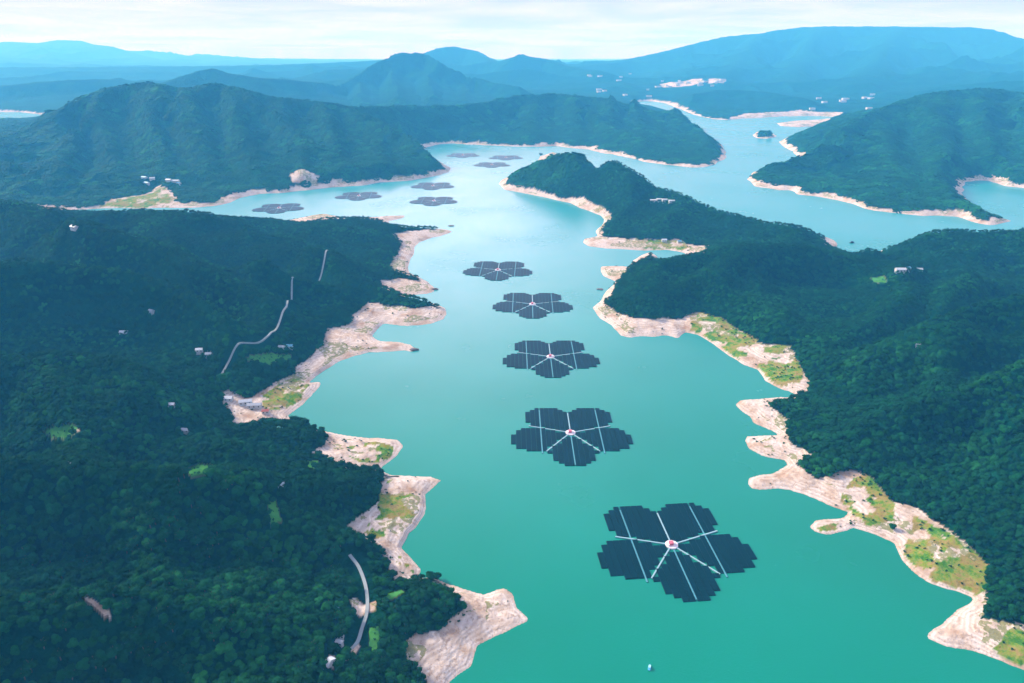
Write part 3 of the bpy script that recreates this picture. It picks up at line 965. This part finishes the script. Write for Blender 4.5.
def plant(x, y, z, s, rz, ci, label, group=None):
    t = empty('broadleaf_tree', (x, y, z - 0.3), rz)
    t.scale = (s, s, s)
    tag(t, label, 'tree', group)
    c = link('crown', crowns[ci], None, t)
    k = link('trunk', trunks[ci % 3], M_bark, t)
    return t


for i in order:
    lab = 'dark green tree in the closed forest canopy nearest the camera, along the bottom edge of the photo on the left bank'
    if u[i] > 512: lab = 'dark green tree in the closed forest canopy nearest the camera, at the bottom right of the photo'
    plant(PX[i], PY[i], PZ[i], PS[i], PR[i], int(PI_[i]), ' '.join(lab.split()[:16]) if False else
          ('dark green tree in the forest canopy along the bottom left edge of the photo' if u[i] < 512 else 'dark green tree in the forest canopy at the bottom right edge of the photo'),
          'nearest forest trees on the left bank' if u[i] < 512 else 'nearest forest trees on the right bank')

keep = ~single
# crowns lean with the slope they grow on
e_ = 7.0
gx = (fieldz(PX + e_, PY) - fieldz(PX - e_, PY)) / (2 * e_); gy = (fieldz(PX, PY + e_) - fieldz(PX, PY - e_)) / (2 * e_)
nl = np.sqrt(gx ** 2 + gy ** 2 + 1); nx = -gx / nl; ny = -gy / nl; nz = 1 / nl
cs_, sn_ = np.cos(PR), np.sin(PR); k1 = 1 / (1 + nz)
T00 = 1 - nx * nx * k1; T01 = -nx * ny * k1; T11 = 1 - ny * ny * k1
m00 = T00 * cs_ + T01 * sn_; m10 = T01 * cs_ + T11 * sn_
m20 = -nx * cs_ - ny * sn_; m21 = nx * sn_ - ny * cs_; m22 = nz
ROT = np.stack([np.arctan2(m21, m22), -np.arcsin(np.clip(m20, -1, 1)), np.arctan2(m10, m00)], 1).astype(np.float32)
me = bpy.data.meshes.new('forest')
n = int(keep.sum())
me.vertices.add(n)
me.vertices.foreach_set('co', np.stack([PX[keep], PY[keep], PZ[keep] - 0.6], 1).astype(np.float32).ravel())
for nm, ty, arr in (('sc', 'FLOAT', PS[keep].astype(np.float32)), ('pick', 'INT', PI_[keep].astype(np.int32))):
    a = me.attributes.new(nm, ty, 'POINT'); a.data.foreach_set('value', arr)
a = me.attributes.new('rot', 'FLOAT_VECTOR', 'POINT'); a.data.foreach_set('vector', ROT[keep].ravel())
fo = link('forest', me)
tag(fo, 'dense dark green forest covering the hills around the lake', 'forest', kind='stuff')
ng = bpy.data.node_groups.new('forest_cover', 'GeometryNodeTree')
ng.interface.new_socket('Geometry', in_out='INPUT', socket_type='NodeSocketGeometry')
ng.interface.new_socket('Geometry', in_out='OUTPUT', socket_type='NodeSocketGeometry')
gi = ng.nodes.new('NodeGroupInput'); go = ng.nodes.new('NodeGroupOutput')
iop = ng.nodes.new('GeometryNodeInstanceOnPoints'); ci = ng.nodes.new('GeometryNodeCollectionInfo')
ci.inputs['Collection'].default_value = protos
ci.inputs['Separate Children'].default_value = True
ci.inputs['Reset Children'].default_value = True


def named(nm, ty):
    k = ng.nodes.new('GeometryNodeInputNamedAttribute'); k.data_type = ty; k.inputs['Name'].default_value = nm
    return k.outputs['Attribute']


L_ = ng.links.new
L_(gi.outputs[0], iop.inputs['Points']); L_(ci.outputs[0], iop.inputs['Instance'])
iop.inputs['Pick Instance'].default_value = True
L_(named('pick', 'INT'), iop.inputs['Instance Index'])
L_(named('rot', 'FLOAT_VECTOR'), iop.inputs['Rotation']); L_(named('sc', 'FLOAT'), iop.inputs['Scale'])
L_(iop.outputs[0], go.inputs[0])
md = fo.modifiers.new('cover', 'NODES'); md.node_group = ng

# trees one can tell apart on bare ground
for px, py, s, lab in ((892, 531, 1.2, 'small dark tree alone on the pale rocky shore of the right bank'),
                       (541, 156.5, 3.0, 'dark tree on the sand flat behind the peninsula tip, the one nearer the water'),
                       (551, 157, 2.6, 'dark tree on the sand flat behind the peninsula tip, the one nearer the wooded slope'),
                       (302, 427, 1.5, 'dark tree on the left shore beside the bay, left one of two'),
                       (307, 428, 1.5, 'dark tree on the left shore beside the bay, right one of two'),
                       (634, 266, 2.0, 'dark round tree on the outer end of the small rocky spit at the inlet'),
                       (640, 263, 1.6, 'small dark tree in the middle of the rocky spit at the inlet'),
                       (650, 262, 2.2, 'largest dark tree beside the inlet on the rocky spit'),
                       (761, 136, 5.5, 'wide dark tree at the left end of the tiny far islet'),
                       (769, 136.5, 5.5, 'wide dark tree at the right end of the tiny far islet')):
    x, y, zz = hit(px, py)
    plant(x, y, gz(x, y), s, random.uniform(0, 6), random.choice((0, 1, 2, 3, 5)), lab)

# ------------------------------------------------------------------ floating solar flowers
def m_panel():
    m = NT('solar_glass')
    tc = m.n('ShaderNodeTexCoord').outputs['Object']
    n = m.noise(tc, 0.05, 3)
    c = m.mix(n, (0.0, 0.016, 0.022), (0.0, 0.028, 0.034))
    return m.bsdf(c, 0.35, 0.08)


M_panel = m_panel()
M_deck = plain('white_float_deck', (0.28, 0.46, 0.50), 0.6)
M_line = plain('service_float_deck', (0.08, 0.30, 0.35), 0.6)
M_float = plain('panel_frame_floats', (0.01, 0.04, 0.055), 0.7)
M_hub = plain('hub_deck', (0.78, 0.70, 0.72), 0.6)
M_redbox = plain('red_transformer_box', (0.55, 0.12, 0.16), 0.5)
M_wbox = plain('white_inverter_box', (0.8, 0.8, 0.8), 0.5)


def petal_limit(phi):
    """rim of a petal against the angle from its middle line, metres"""
    t = min(abs(phi) / 33.0, 1)
    return 89.0 - 29 * t ** 1.9


CW, RH = 7.2, 6.2
XL = (0.0, 43.0, -43.0)


def petal_meshes(centre, side_of):
    pm, fm = MB(), MB()
    i0 = int(100 // CW)
    for ci_ in range(-i0, i0 + 1):
        for x0 in [ci_ * CW]:
            x1 = x0 + CW
            xc = (x0 + x1) / 2
            lx0 = {54: 43.0, 342: 43.0, 126: -43.0, 198: -43.0, 270: 0.0}[centre]
            if (xc - lx0) * side_of < 0: continue
            for rj in range(-22, 22):
                yc = rj * RH + RH / 2
                r = math.hypot(xc, yc)
                ph = (math.degrees(math.atan2(yc, xc)) - centre + 180) % 360 - 180
                if abs(ph) > 36 or r < 9: continue
                if r * math.sin(math.radians(36 - abs(ph))) < 3.0: continue
                if r > petal_limit(ph): continue
                # leave the service lines open
                xa, xb = x0 + 0.25, x1 - 0.25
                for lx in XL:
                    if xa < lx + 1.1 and xb > lx - 1.1:
                        if xc < lx: xb = min(xb, lx - 1.1)
                        else: xa = max(xa, lx + 1.1)
                if xb - xa < 1.2: continue
                pm.box(xa, xb, yc - RH / 2 + 0.35, yc + RH / 2 - 0.35, 1.15, 1.25, 0.10)
                fm.box(xa - 0.1, xb + 0.1, yc - RH / 2, yc + RH / 2, 0.05, 0.62)
    return pm.mesh('solar_panels'), fm.mesh('floats')


def build_flower():
    root = empty('floating_solar_array', (0, 0, 0))
    for c in (54, 126, 198, 270, 342):
        for sd in (-1, 1):
            pm, fm = petal_meshes(c, sd)
            p = link('panel_field', pm, M_panel, root)
            link('float_raft', fm, M_float, p)
    for a in (18, 90, 162, 234, 306):
        m = MB(); r = math.radians(a)
        L = {90: 58}.get(a, 63)
        m.bar((math.cos(r) * 5, math.sin(r) * 5), (math.cos(r) * L, math.sin(r) * L), 1.5, 0.3, 1.25)
        link('walkway', m.mesh('walkway'), M_deck, root)
    for lx in XL:
        m = MB()
        if lx == 0:
            m.box(-0.75, 0.75, -85, -8.5, 0.3, 0.95)
        else:
            m.box(lx - 0.75, lx + 0.75, -56, 68, 0.3, 0.95)
        link('service_line', m.mesh('service_line'), M_line, root)
    m = MB()
    ring = [(7.4 * math.cos(6.2832 * k / 10), 7.4 * math.sin(6.2832 * k / 10)) for k in range(10)]
    m.poly([(x, y, 0.2) for x, y in ring] + [(x, y, 1.5) for x, y in ring], [tuple(range(10))[::-1], tuple(range(10, 20))] + [(k, (k + 1) % 10, 10 + (k + 1) % 10, 10 + k) for k in range(10)])
    hub = link('hub_platform', m.mesh('hub_platform'), M_hub, root)
    m = MB(); m.box(-2.6, 1.4, -2.2, 2.4, 1.5, 4.2); m.box(-2.9, 1.7, -2.5, 2.7, 4.2, 4.45)
    link('transformer_box', m.mesh('transformer_box'), M_redbox, hub)
    m = MB(); m.box(2.4, 4.4, -1.4, 1.6, 1.5, 3.6); m.box(-5.0, -3.4, -3.2, -1.0, 1.5, 3.4); m.box(2.2, 4.6, -1.6, 1.8, 3.6, 3.8)
    link('inverter_cabinet', m.mesh('inverter_cabinet'), M_wbox, hub)
    return root


def kids(o):
    return [c for c in bpy.data.objects if c.parent == o]


def copy_tree(o, parent=None):
    c = o.copy(); C.objects.link(c)
    if parent: c.parent = parent
    for ch in kids(o):
        copy_tree(ch, c)
    return c


flower = build_flower()
FL = [((671.6, 544.6), 5, 'nearest and largest flower shaped floating solar array on the turquoise water'),
      ((570.5, 432.5), 0, 'flower shaped solar array second from the camera in the middle of the lake'),
      ((550.5, 356.5), 0, 'flower shaped solar array third from the camera in the middle of the lake'),
      ((532.5, 304), -1, 'flower shaped solar array fourth from the camera, beside the rocky right headland'),
      ((498, 269.8), -2, 'flower shaped solar array fifth from the camera, farthest of the evenly spaced row'),
      ((434, 200.8), 0, 'distant flower shaped solar array on pale water, nearer of the pair in mid channel'),
      ((433, 185.8), 0, 'distant flower shaped solar array on pale water, farther of the pair in mid channel'),
      ((359, 195.8), 6, 'distant solar array close below the pale shore of the big left hill, right of two'),
      ((279, 208), 8, 'leftmost solar array, between the big blue hill and the near left hills'),
      ((492, 164.7), 0, 'far solar array in open water left of the peninsula tip'),
      ((506, 157.5), 0, 'farthest solar array toward the sand flat behind the peninsula tip'),
      ((463, 155.2), 0, 'far solar array beside the pale shore past the left headland')]
for i, ((px, py), rot, lab) in enumerate(FL):
    f = flower if i == 0 else copy_tree(flower)
    x, y = ground(px, py, 1.0)
    f.location = (x, y, 0); f.scale = (0.97, 0.97, 1); f.rotation_euler = (0, 0, math.radians(rot))
    tag(f, lab, 'solar array', 'flower shaped floating solar arrays')

# ------------------------------------------------------------------ boats
M_hullb = plain('blue_hull_paint', (0.10, 0.45, 0.70), 0.4)
M_cab = plain('pale_blue_cabin_paint', (0.35, 0.75, 0.85), 0.4)
M_dark = plain('dark_paint', (0.03, 0.06, 0.09), 0.5)


def boat(loc, rz, L, label, hull_m, cab_m):
    root = empty('boat', loc, rz)
    tag(root, label, 'boat')
    m = MB(); W = L * 0.19
    prof = [(-0.5, 0.85), (-0.2, 1.0), (0.15, 0.95), (0.35, 0.6), (0.5, 0.04)]
    n = len(prof)
    top = [(x * L, w * W, 0.14 * L + max(0, x) * 0.12 * L) for x, w in prof] + [(x * L, -w * W, 0.14 * L + max(0, x) * 0.12 * L) for x, w in prof[::-1]]
    bot = [(x * 0.92, y * 0.6, -0.05 * L) for x, y, zz in top]
    k = len(top)
    m.poly(top + bot, [tuple(range(k))[::-1], tuple(range(k, 2 * k))] + [(i, (i + 1) % k, k + (i + 1) % k, k + i) for i in range(k)])
    link('hull', m.mesh('hull'), hull_m, root)
    m = MB(); m.box(-0.22 * L, 0.16 * L, -0.12 * L, 0.12 * L, 0.14 * L, 0.34 * L)
    c = link('cabin', m.mesh('cabin'), cab_m, root)
    m = MB(); m.box(-0.27 * L, 0.21 * L, -0.15 * L, 0.15 * L, 0.34 * L, 0.37 * L)
    link('roof', m.mesh('roof'), cab_m, c)


x, y = ground(649.5, 668); boat((x, y, 0), math.radians(70), 6.5, 'small pale blue boat alone on the turquoise water near the bottom', M_hullb, M_cab)
x, y = ground(852, 243); boat((x, y, 0), math.radians(10), 14, 'tiny dark boat on the water off the back shore of the peninsula', M_dark, M_dark)
x, y = ground(648, 243.5)

# boulders at the tips of the spits
M_stone = plain('wet_boulder', (0.16, 0.13, 0.12), 0.9, var=0.4, scale=0.3)
for px, py, s, lab in ((434.5, 289.5, 5.5, 'dark boulder at the tip of the pale spit below the left headland'), (600, 289.5, 4.5, 'dark boulder in the shallows beside the right headland'),
                       (451, 226, 5, 'dark boulder off the end of the far left sand spit'), (414, 350, 4.5, 'reddish brown boulder at the end of the low sand bar on the left')):
    bm = bmesh.new(); bmesh.ops.create_icosphere(bm, subdivisions=3, radius=1)
    r = random.Random(int(px))
    for vv in bm.verts:
        d = 1 + 0.25 * math.sin(vv.co.x * 3 + px) * math.cos(vv.co.y * 4) + r.uniform(-.06, .06)
        vv.co = Vector((vv.co.x * s * 1.7 * d, vv.co.y * s * d, vv.co.z * s * 0.55 * d))
    me = bpy.data.meshes.new('boulder'); bm.to_mesh(me); bm.free()
    o = link('boulder', me, M_stone)
    x, y = ground(px, py); o.location = (x, y, max(gz(x, y), -0.3) + 0.3)
    tag(o, lab, 'boulder')

# ------------------------------------------------------------------ houses
M_wall = plain('white_render', (0.50, 0.52, 0.52), 0.8, var=0.08)
M_wallp = plain('pale_pink_render', (0.70, 0.58, 0.56), 0.8, var=0.08)
ROOF = {'grey': plain('grey_roof_sheet', (0.42, 0.46, 0.50), 0.6), 'blue': plain('blue_roof_sheet', (0.16, 0.42, 0.55), 0.5), 'red': plain('red_roof_sheet', (0.45, 0.13, 0.10), 0.6),
        'white': plain('white_roof_sheet', (0.58, 0.62, 0.64), 0.5), 'pink': plain('pinkish_roof_sheet', (0.48, 0.38, 0.38), 0.6), 'green': plain('green_roof_sheet', (0.15, 0.50, 0.38), 0.5)}
M_win = plain('window_glass', (0.03, 0.05, 0.06), 0.2)
_hm = {}


def house(px, py, w, d, hh, roof, label, rz=None, name='house', group=None, wall=None, cat='house', windows=True, flat=False, xyz=None):
    if xyz is None:
        x, y, _ = hit(px, py)
        k_ = 0.62 if (py < 190) else 0.82
        w, d, hh = w * k_, d * k_, hh * k_ ** 0.5
        zz = gz(x, y)
    else:
        x, y, zz = xyz
    if rz is None: rz = random.uniform(-0.6, 0.6)
    root = empty(name, (x, y, zz), rz)
    tag(root, label, cat, group)
    key = (w, d, hh, roof, flat, wall)
    if key not in _hm:
        m = MB(); m.box(-w / 2, w / 2, -d / 2, d / 2, -4, hh)
        if not flat:
            q = d * 0.28
            m.poly([(-w / 2, -d / 2, hh), (-w / 2, d / 2, hh), (-w / 2, 0, hh + q), (w / 2, -d / 2, hh), (w / 2, d / 2, hh), (w / 2, 0, hh + q)], [(0, 1, 2), (3, 5, 4)])
        wm = m.mesh('wall')
        m = MB(); e = 0.6
        if flat:
            m.box(-w / 2 - 0.3, w / 2 + 0.3, -d / 2 - 0.3, d / 2 + 0.3, hh + 0.003, hh + 0.6)
        else:
            q = d * 0.28; k = q / (d / 2)
            for s in (-1, 1):
                ya, za = s * (d / 2 + e), hh - e * k + 0.05
                pts = [(-w / 2 - e, ya, za), (w / 2 + e, ya, za), (w / 2 + e, 0, hh + q + 0.05), (-w / 2 - e, 0, hh + q + 0.05)]
                pts += [(a, b, c + 0.25) for a, b, c in pts]
                m.poly(pts, [(0, 1, 2, 3), (7, 6, 5, 4), (0, 4, 5, 1), (1, 5, 6, 2), (2, 6, 7, 3), (3, 7, 4, 0)])
        rm = m.mesh('roof')
        wn = []
        if windows:
            nw = max(2, int(w / 5))
            for i in range(nw):
                m = MB(); xc = -w / 2 + (i + 0.5) * w / nw
                m.box(xc - 0.8, xc + 0.8, -d / 2 - 0.06, -d / 2 + 0.02, hh * 0.35, hh * 0.75)
                wn.append(m.mesh('window'))
        _hm[key] = (wm, rm, wn)
    wm, rm, wn = _hm[key]
    link('wall', wm, wall or M_wall, root); link('roof', rm, ROOF[roof], root)
    for q in wn: link('window', q, M_win, root)
    return root


HS = [(200, 352, 14, 9, 5, 'white', 'white roofed house beside the road junction on the left slope'),
      (209, 356, 11, 8, 4, 'grey', 'grey roofed house at the end of the forest road on the left bank'),
      (152, 314, 12, 8, 4, 'grey', 'small grey roofed house lost in forest in the middle of the left slope'),
      (124, 334, 14, 9, 4, 'white', 'bright white roofed house in the forest on the left slope above the near ridge'),
      (75, 231, 20, 10, 5, 'white', 'white house high on the far left slope below the ridge line'),
      (282, 349, 12, 9, 4, 'grey', 'grey roofed cottage near the green clearing above the left beach, left of a pair'),
      (290, 349, 12, 9, 4, 'blue', 'blue roofed cottage near the green clearing above the left beach, right of a pair'),
      (281, 430, 10, 7, 4, 'green', 'small pale green roofed hut under the trees by the left bay'),
      (186, 432, 12, 7, 4, 'grey', 'low grey roofed house in forest below and left of the quarry'),
      (172, 407, 10, 7, 4, 'white', 'tiny white roofed hut in the forest left of the quarry'),
      (73, 466, 7, 5, 4, 'white', 'lone white roofed hut in the left forest below the small clearing'),
      (282, 489, 6, 11, 4, 'white', 'long narrow white roofed shed standing end-on in the left forest'),
      (267, 582, 8, 6, 4, 'pink', 'pinkish roofed hut alone in the lower left forest'),
      (337, 610, 6, 5, 4, 'green', 'small green roofed hut left of the lower road'),
      (341, 637, 6, 6, 4, 'white', 'small white roofed hut above the lower track'),
      (340, 646, 7, 4, 4, 'grey', 'narrow grey roofed shed below the small white hut'),
      (330, 667, 5, 11, 4, 'white', 'long white roofed shed at the bottom of the lower track'),
      (246, 405, 22, 10, 6, 'white', 'white roofed work shed in the pink quarry by the left bay'),
      (255, 409, 24, 9, 6, 'grey', 'grey roofed long shed in the pink quarry by the left bay'),
      (266, 414, 12, 8, 5, 'red', 'red roofed building between quarry and lake on the left bank'),
      (229, 401, 14, 10, 5, 'white', 'white roofed shed at the upper left end of the quarry'),
      (664, 242, 16, 10, 6, 'white', 'white house on the grassy strip of the right inlet shore'),
      (679, 243, 13, 9, 5, 'blue', 'pale blue roofed house on the grassy strip of the right inlet shore'),
      (900, 272, 24, 12, 7, 'white', 'large white roofed farm building in the saddle of the right hills'),
      (907, 271, 16, 10, 6, 'blue', 'blue roofed farm building next to the large white one on the right hills'),
      (919, 271.5, 14, 10, 6, 'grey', 'grey roofed farmhouse right of the white farm building on the right hills'),
      (917, 348, 7, 7, 5, 'grey', 'tiny pale hut alone in the right forest'),
      (145, 181, 34, 18, 8, 'blue', 'pale roofed village house at the left end of the far shore village, upper one'),
      (153, 182.5, 30, 18, 8, 'white', 'white village house third in the row on the far left shore'),
      (147, 186, 42, 16, 8, 'blue', 'long blue roofed village shed nearest the water on the far left shore'),
      (169, 182, 34, 20, 8, 'white', 'bright white village house just left of the largest one on the far left shore'),
      (176, 183, 42, 20, 9, 'white', 'largest white village building on the far left shore'),
      (179, 185.5, 26, 16, 8, 'blue', 'blue roofed village house at the right end of the far left shore village')]
for a in HS:
    house(*a)
for i, (px, py, w) in enumerate(((653, 203, 22), (659, 202.6, 20), (665, 202.6, 24), (671.5, 203.6, 22))):
    house(px, py, w, 14, 10, 'white', ('white block at the left end of the row on the peninsula slope', 'white block second from the left in the row on the peninsula slope',
          'white block second from the right in the row on the peninsula slope', 'white block at the right end of the row on the peninsula slope')[i], rz=0.05, name='apartment_block', cat='apartment block', flat=True,
          group='white blocks in a row on the peninsula')
# distant towns
r = random.Random(5)
for k in range(62):
    if k < 30: px, py = r.uniform(655, 728), None
    elif k < 48: px, py = r.uniform(575, 660), None
    else: px, py = r.uniform(790, 880), None
    py = {0: r.uniform(80, 88), 1: r.uniform(74, 98), 2: r.uniform(95, 110)}[0 if k < 30 else 1 if k < 48 else 2]
    w = r.choice((30, 44, 60))
    x, y, zz = hit(px, py)
    if k % 3 == 2 or zz < 1 or math.hypot(x, y) > 20000: continue
    g = ('town strip at the foot of the far mountain', 'scattered town left of the far strip', 'village on the lower right mountain slope')[0 if k < 30 else 1 if k < 48 else 2]
    house(px, py, w, 32, 14, r.choice(('pink', 'grey', 'grey')), ('tiny pale building of the ' + g), name='town_building', group='buildings of the ' + g, cat='building', windows=False, flat=True, xyz=(x, y, gz(x, y)))

# ------------------------------------------------------------------ air
mb = MB(); mb.box(-40000, 40000, -3000, 39000, -17, 1180)
hz = NT('air')
pv = hz.n('ShaderNodeVolumePrincipled', ins={'Color': (0.09, 0.52, 1.0, 1), 'Density': 0.000098, 'Anisotropy': 0.0, 'Absorption Color': (1, 1, 1, 1)})
hz.t.links.new(pv.outputs[0], hz.out.inputs['Volume'])
ho = link('haze', mb.mesh('haze'), hz.m)
tag(ho, 'pale blue haze over the lake and hills', 'haze', kind='stuff')

# ------------------------------------------------------------------ sky and sun
SUN_EL, SUN_AZ = math.radians(30), math.radians(-60)      # azimuth from +Y, towards -X
w = bpy.data.worlds.new('World'); sc.world = w; w.use_nodes = True
t = w.node_tree; t.nodes.clear()
out = t.nodes.new('ShaderNodeOutputWorld'); bg = t.nodes.new('ShaderNodeBackground')
sky = t.nodes.new('ShaderNodeTexSky'); sky.sky_type = 'NISHITA'; sky.sun_disc = False
sky.sun_elevation = SUN_EL; sky.sun_rotation = SUN_AZ
tc = t.nodes.new('ShaderNodeTexCoord'); sp = t.nodes.new('ShaderNodeSeparateXYZ')
t.links.new(tc.outputs['Generated'], sp.inputs[0])


def wm(op, a, b):
    k = t.nodes.new('ShaderNodeMath'); k.operation = op
    for i, q in ((0, a), (1, b)):
        if isinstance(q, bpy.types.NodeSocket): t.links.new(q, k.inputs[i])
        else: k.inputs[i].default_value = q
    return k.outputs[0]


zc = wm('ADD', wm('MAXIMUM', sp.outputs[2], 0.0), 0.045)
cv = t.nodes.new('ShaderNodeCombineXYZ')
t.links.new(wm('DIVIDE', sp.outputs[0], zc), cv.inputs[0]); t.links.new(wm('DIVIDE', sp.outputs[1], zc), cv.inputs[1])
cn = t.nodes.new('ShaderNodeTexNoise'); t.links.new(cv.outputs[0], cn.inputs['Vector'])
cn.inputs['Scale'].default_value = 0.42; cn.inputs['Detail'].default_value = 6; cn.inputs['Roughness'].default_value = 0.6; cn.inputs['Distortion'].default_value = 0.5
cr_ = t.nodes.new('ShaderNodeValToRGB'); t.links.new(cn.outputs['Fac'], cr_.inputs[0])
e = cr_.color_ramp.elements
e[0].position = 0.36; e[0].color = (0.68, 0.71, 0.80, 1)
e[1].position = 0.62; e[1].color = (1.0, 1.0, 1.0, 1)
mul = t.nodes.new('ShaderNodeMix'); mul.data_type = 'RGBA'; mul.blend_type = 'MULTIPLY'; mul.inputs[0].default_value = 1
t.links.new(cr_.outputs[0], mul.inputs[6]); mul.inputs[7].default_value = (9.3, 9.15, 13.3, 1)
mx = t.nodes.new('ShaderNodeMix'); mx.data_type = 'RGBA'; mx.inputs[0].default_value = 0.85
t.links.new(sky.outputs[0], mx.inputs[6]); t.links.new(mul.outputs[2], mx.inputs[7])
# sky dims slightly overhead; an added glow lobe low ahead brightens the water's reflection
vd = t.nodes.new('ShaderNodeVectorMath'); vd.operation = 'DOT_PRODUCT'
t.links.new(tc.outputs['Generated'], vd.inputs[0]); vd.inputs[1].default_value = (-0.13, 0.955, 0.27)
glow = wm('POWER', wm('MAXIMUM', vd.outputs['Value'], 0.0), 26.0)
glow = wm('MULTIPLY', glow, wm('MINIMUM', wm('MULTIPLY', wm('MAXIMUM', wm('SUBTRACT', sp.outputs[2], 0.06), 0.0), 7.0), 1.0))
lift = wm('ADD', wm('ADD', 1.0, wm('MULTIPLY', wm('MAXIMUM', sp.outputs[2], 0.0), -0.1)), wm('MULTIPLY', glow, 3.6))
fin = t.nodes.new('ShaderNodeVectorMath'); fin.operation = 'SCALE'
t.links.new(mx.outputs[2], fin.inputs[0]); t.links.new(lift, fin.inputs['Scale'])
t.links.new(fin.outputs[0], bg.inputs[0]); bg.inputs[1].default_value = 0.077
t.links.new(bg.outputs[0], out.inputs[0])
sl = bpy.data.lights.new('sun', 'SUN'); sl.energy = 5.0; sl.angle = math.radians(12); sl.color = (1.0, 0.96, 0.90)
so = bpy.data.objects.new('sun', sl); C.objects.link(so)
d = Vector((math.sin(SUN_AZ) * math.cos(SUN_EL), math.cos(SUN_AZ) * math.cos(SUN_EL), math.sin(SUN_EL)))
so.rotation_euler = (-d).to_track_quat('-Z', 'Y').to_euler()
so.location = (0, 0, 2000)

sc.view_settings.view_transform = 'Standard'
sc.view_settings.look = 'None'
sc.view_settings.exposure = 0.48
sc.view_settings.gamma = 1.0
sc.cycles.use_denoising = True
sc.cycles.max_bounces = 4
sc.cycles.diffuse_bounces = 2
sc.cycles.glossy_bounces = 2
sc.cycles.volume_bounces = 2
sc.cycles.use_adaptive_sampling = True
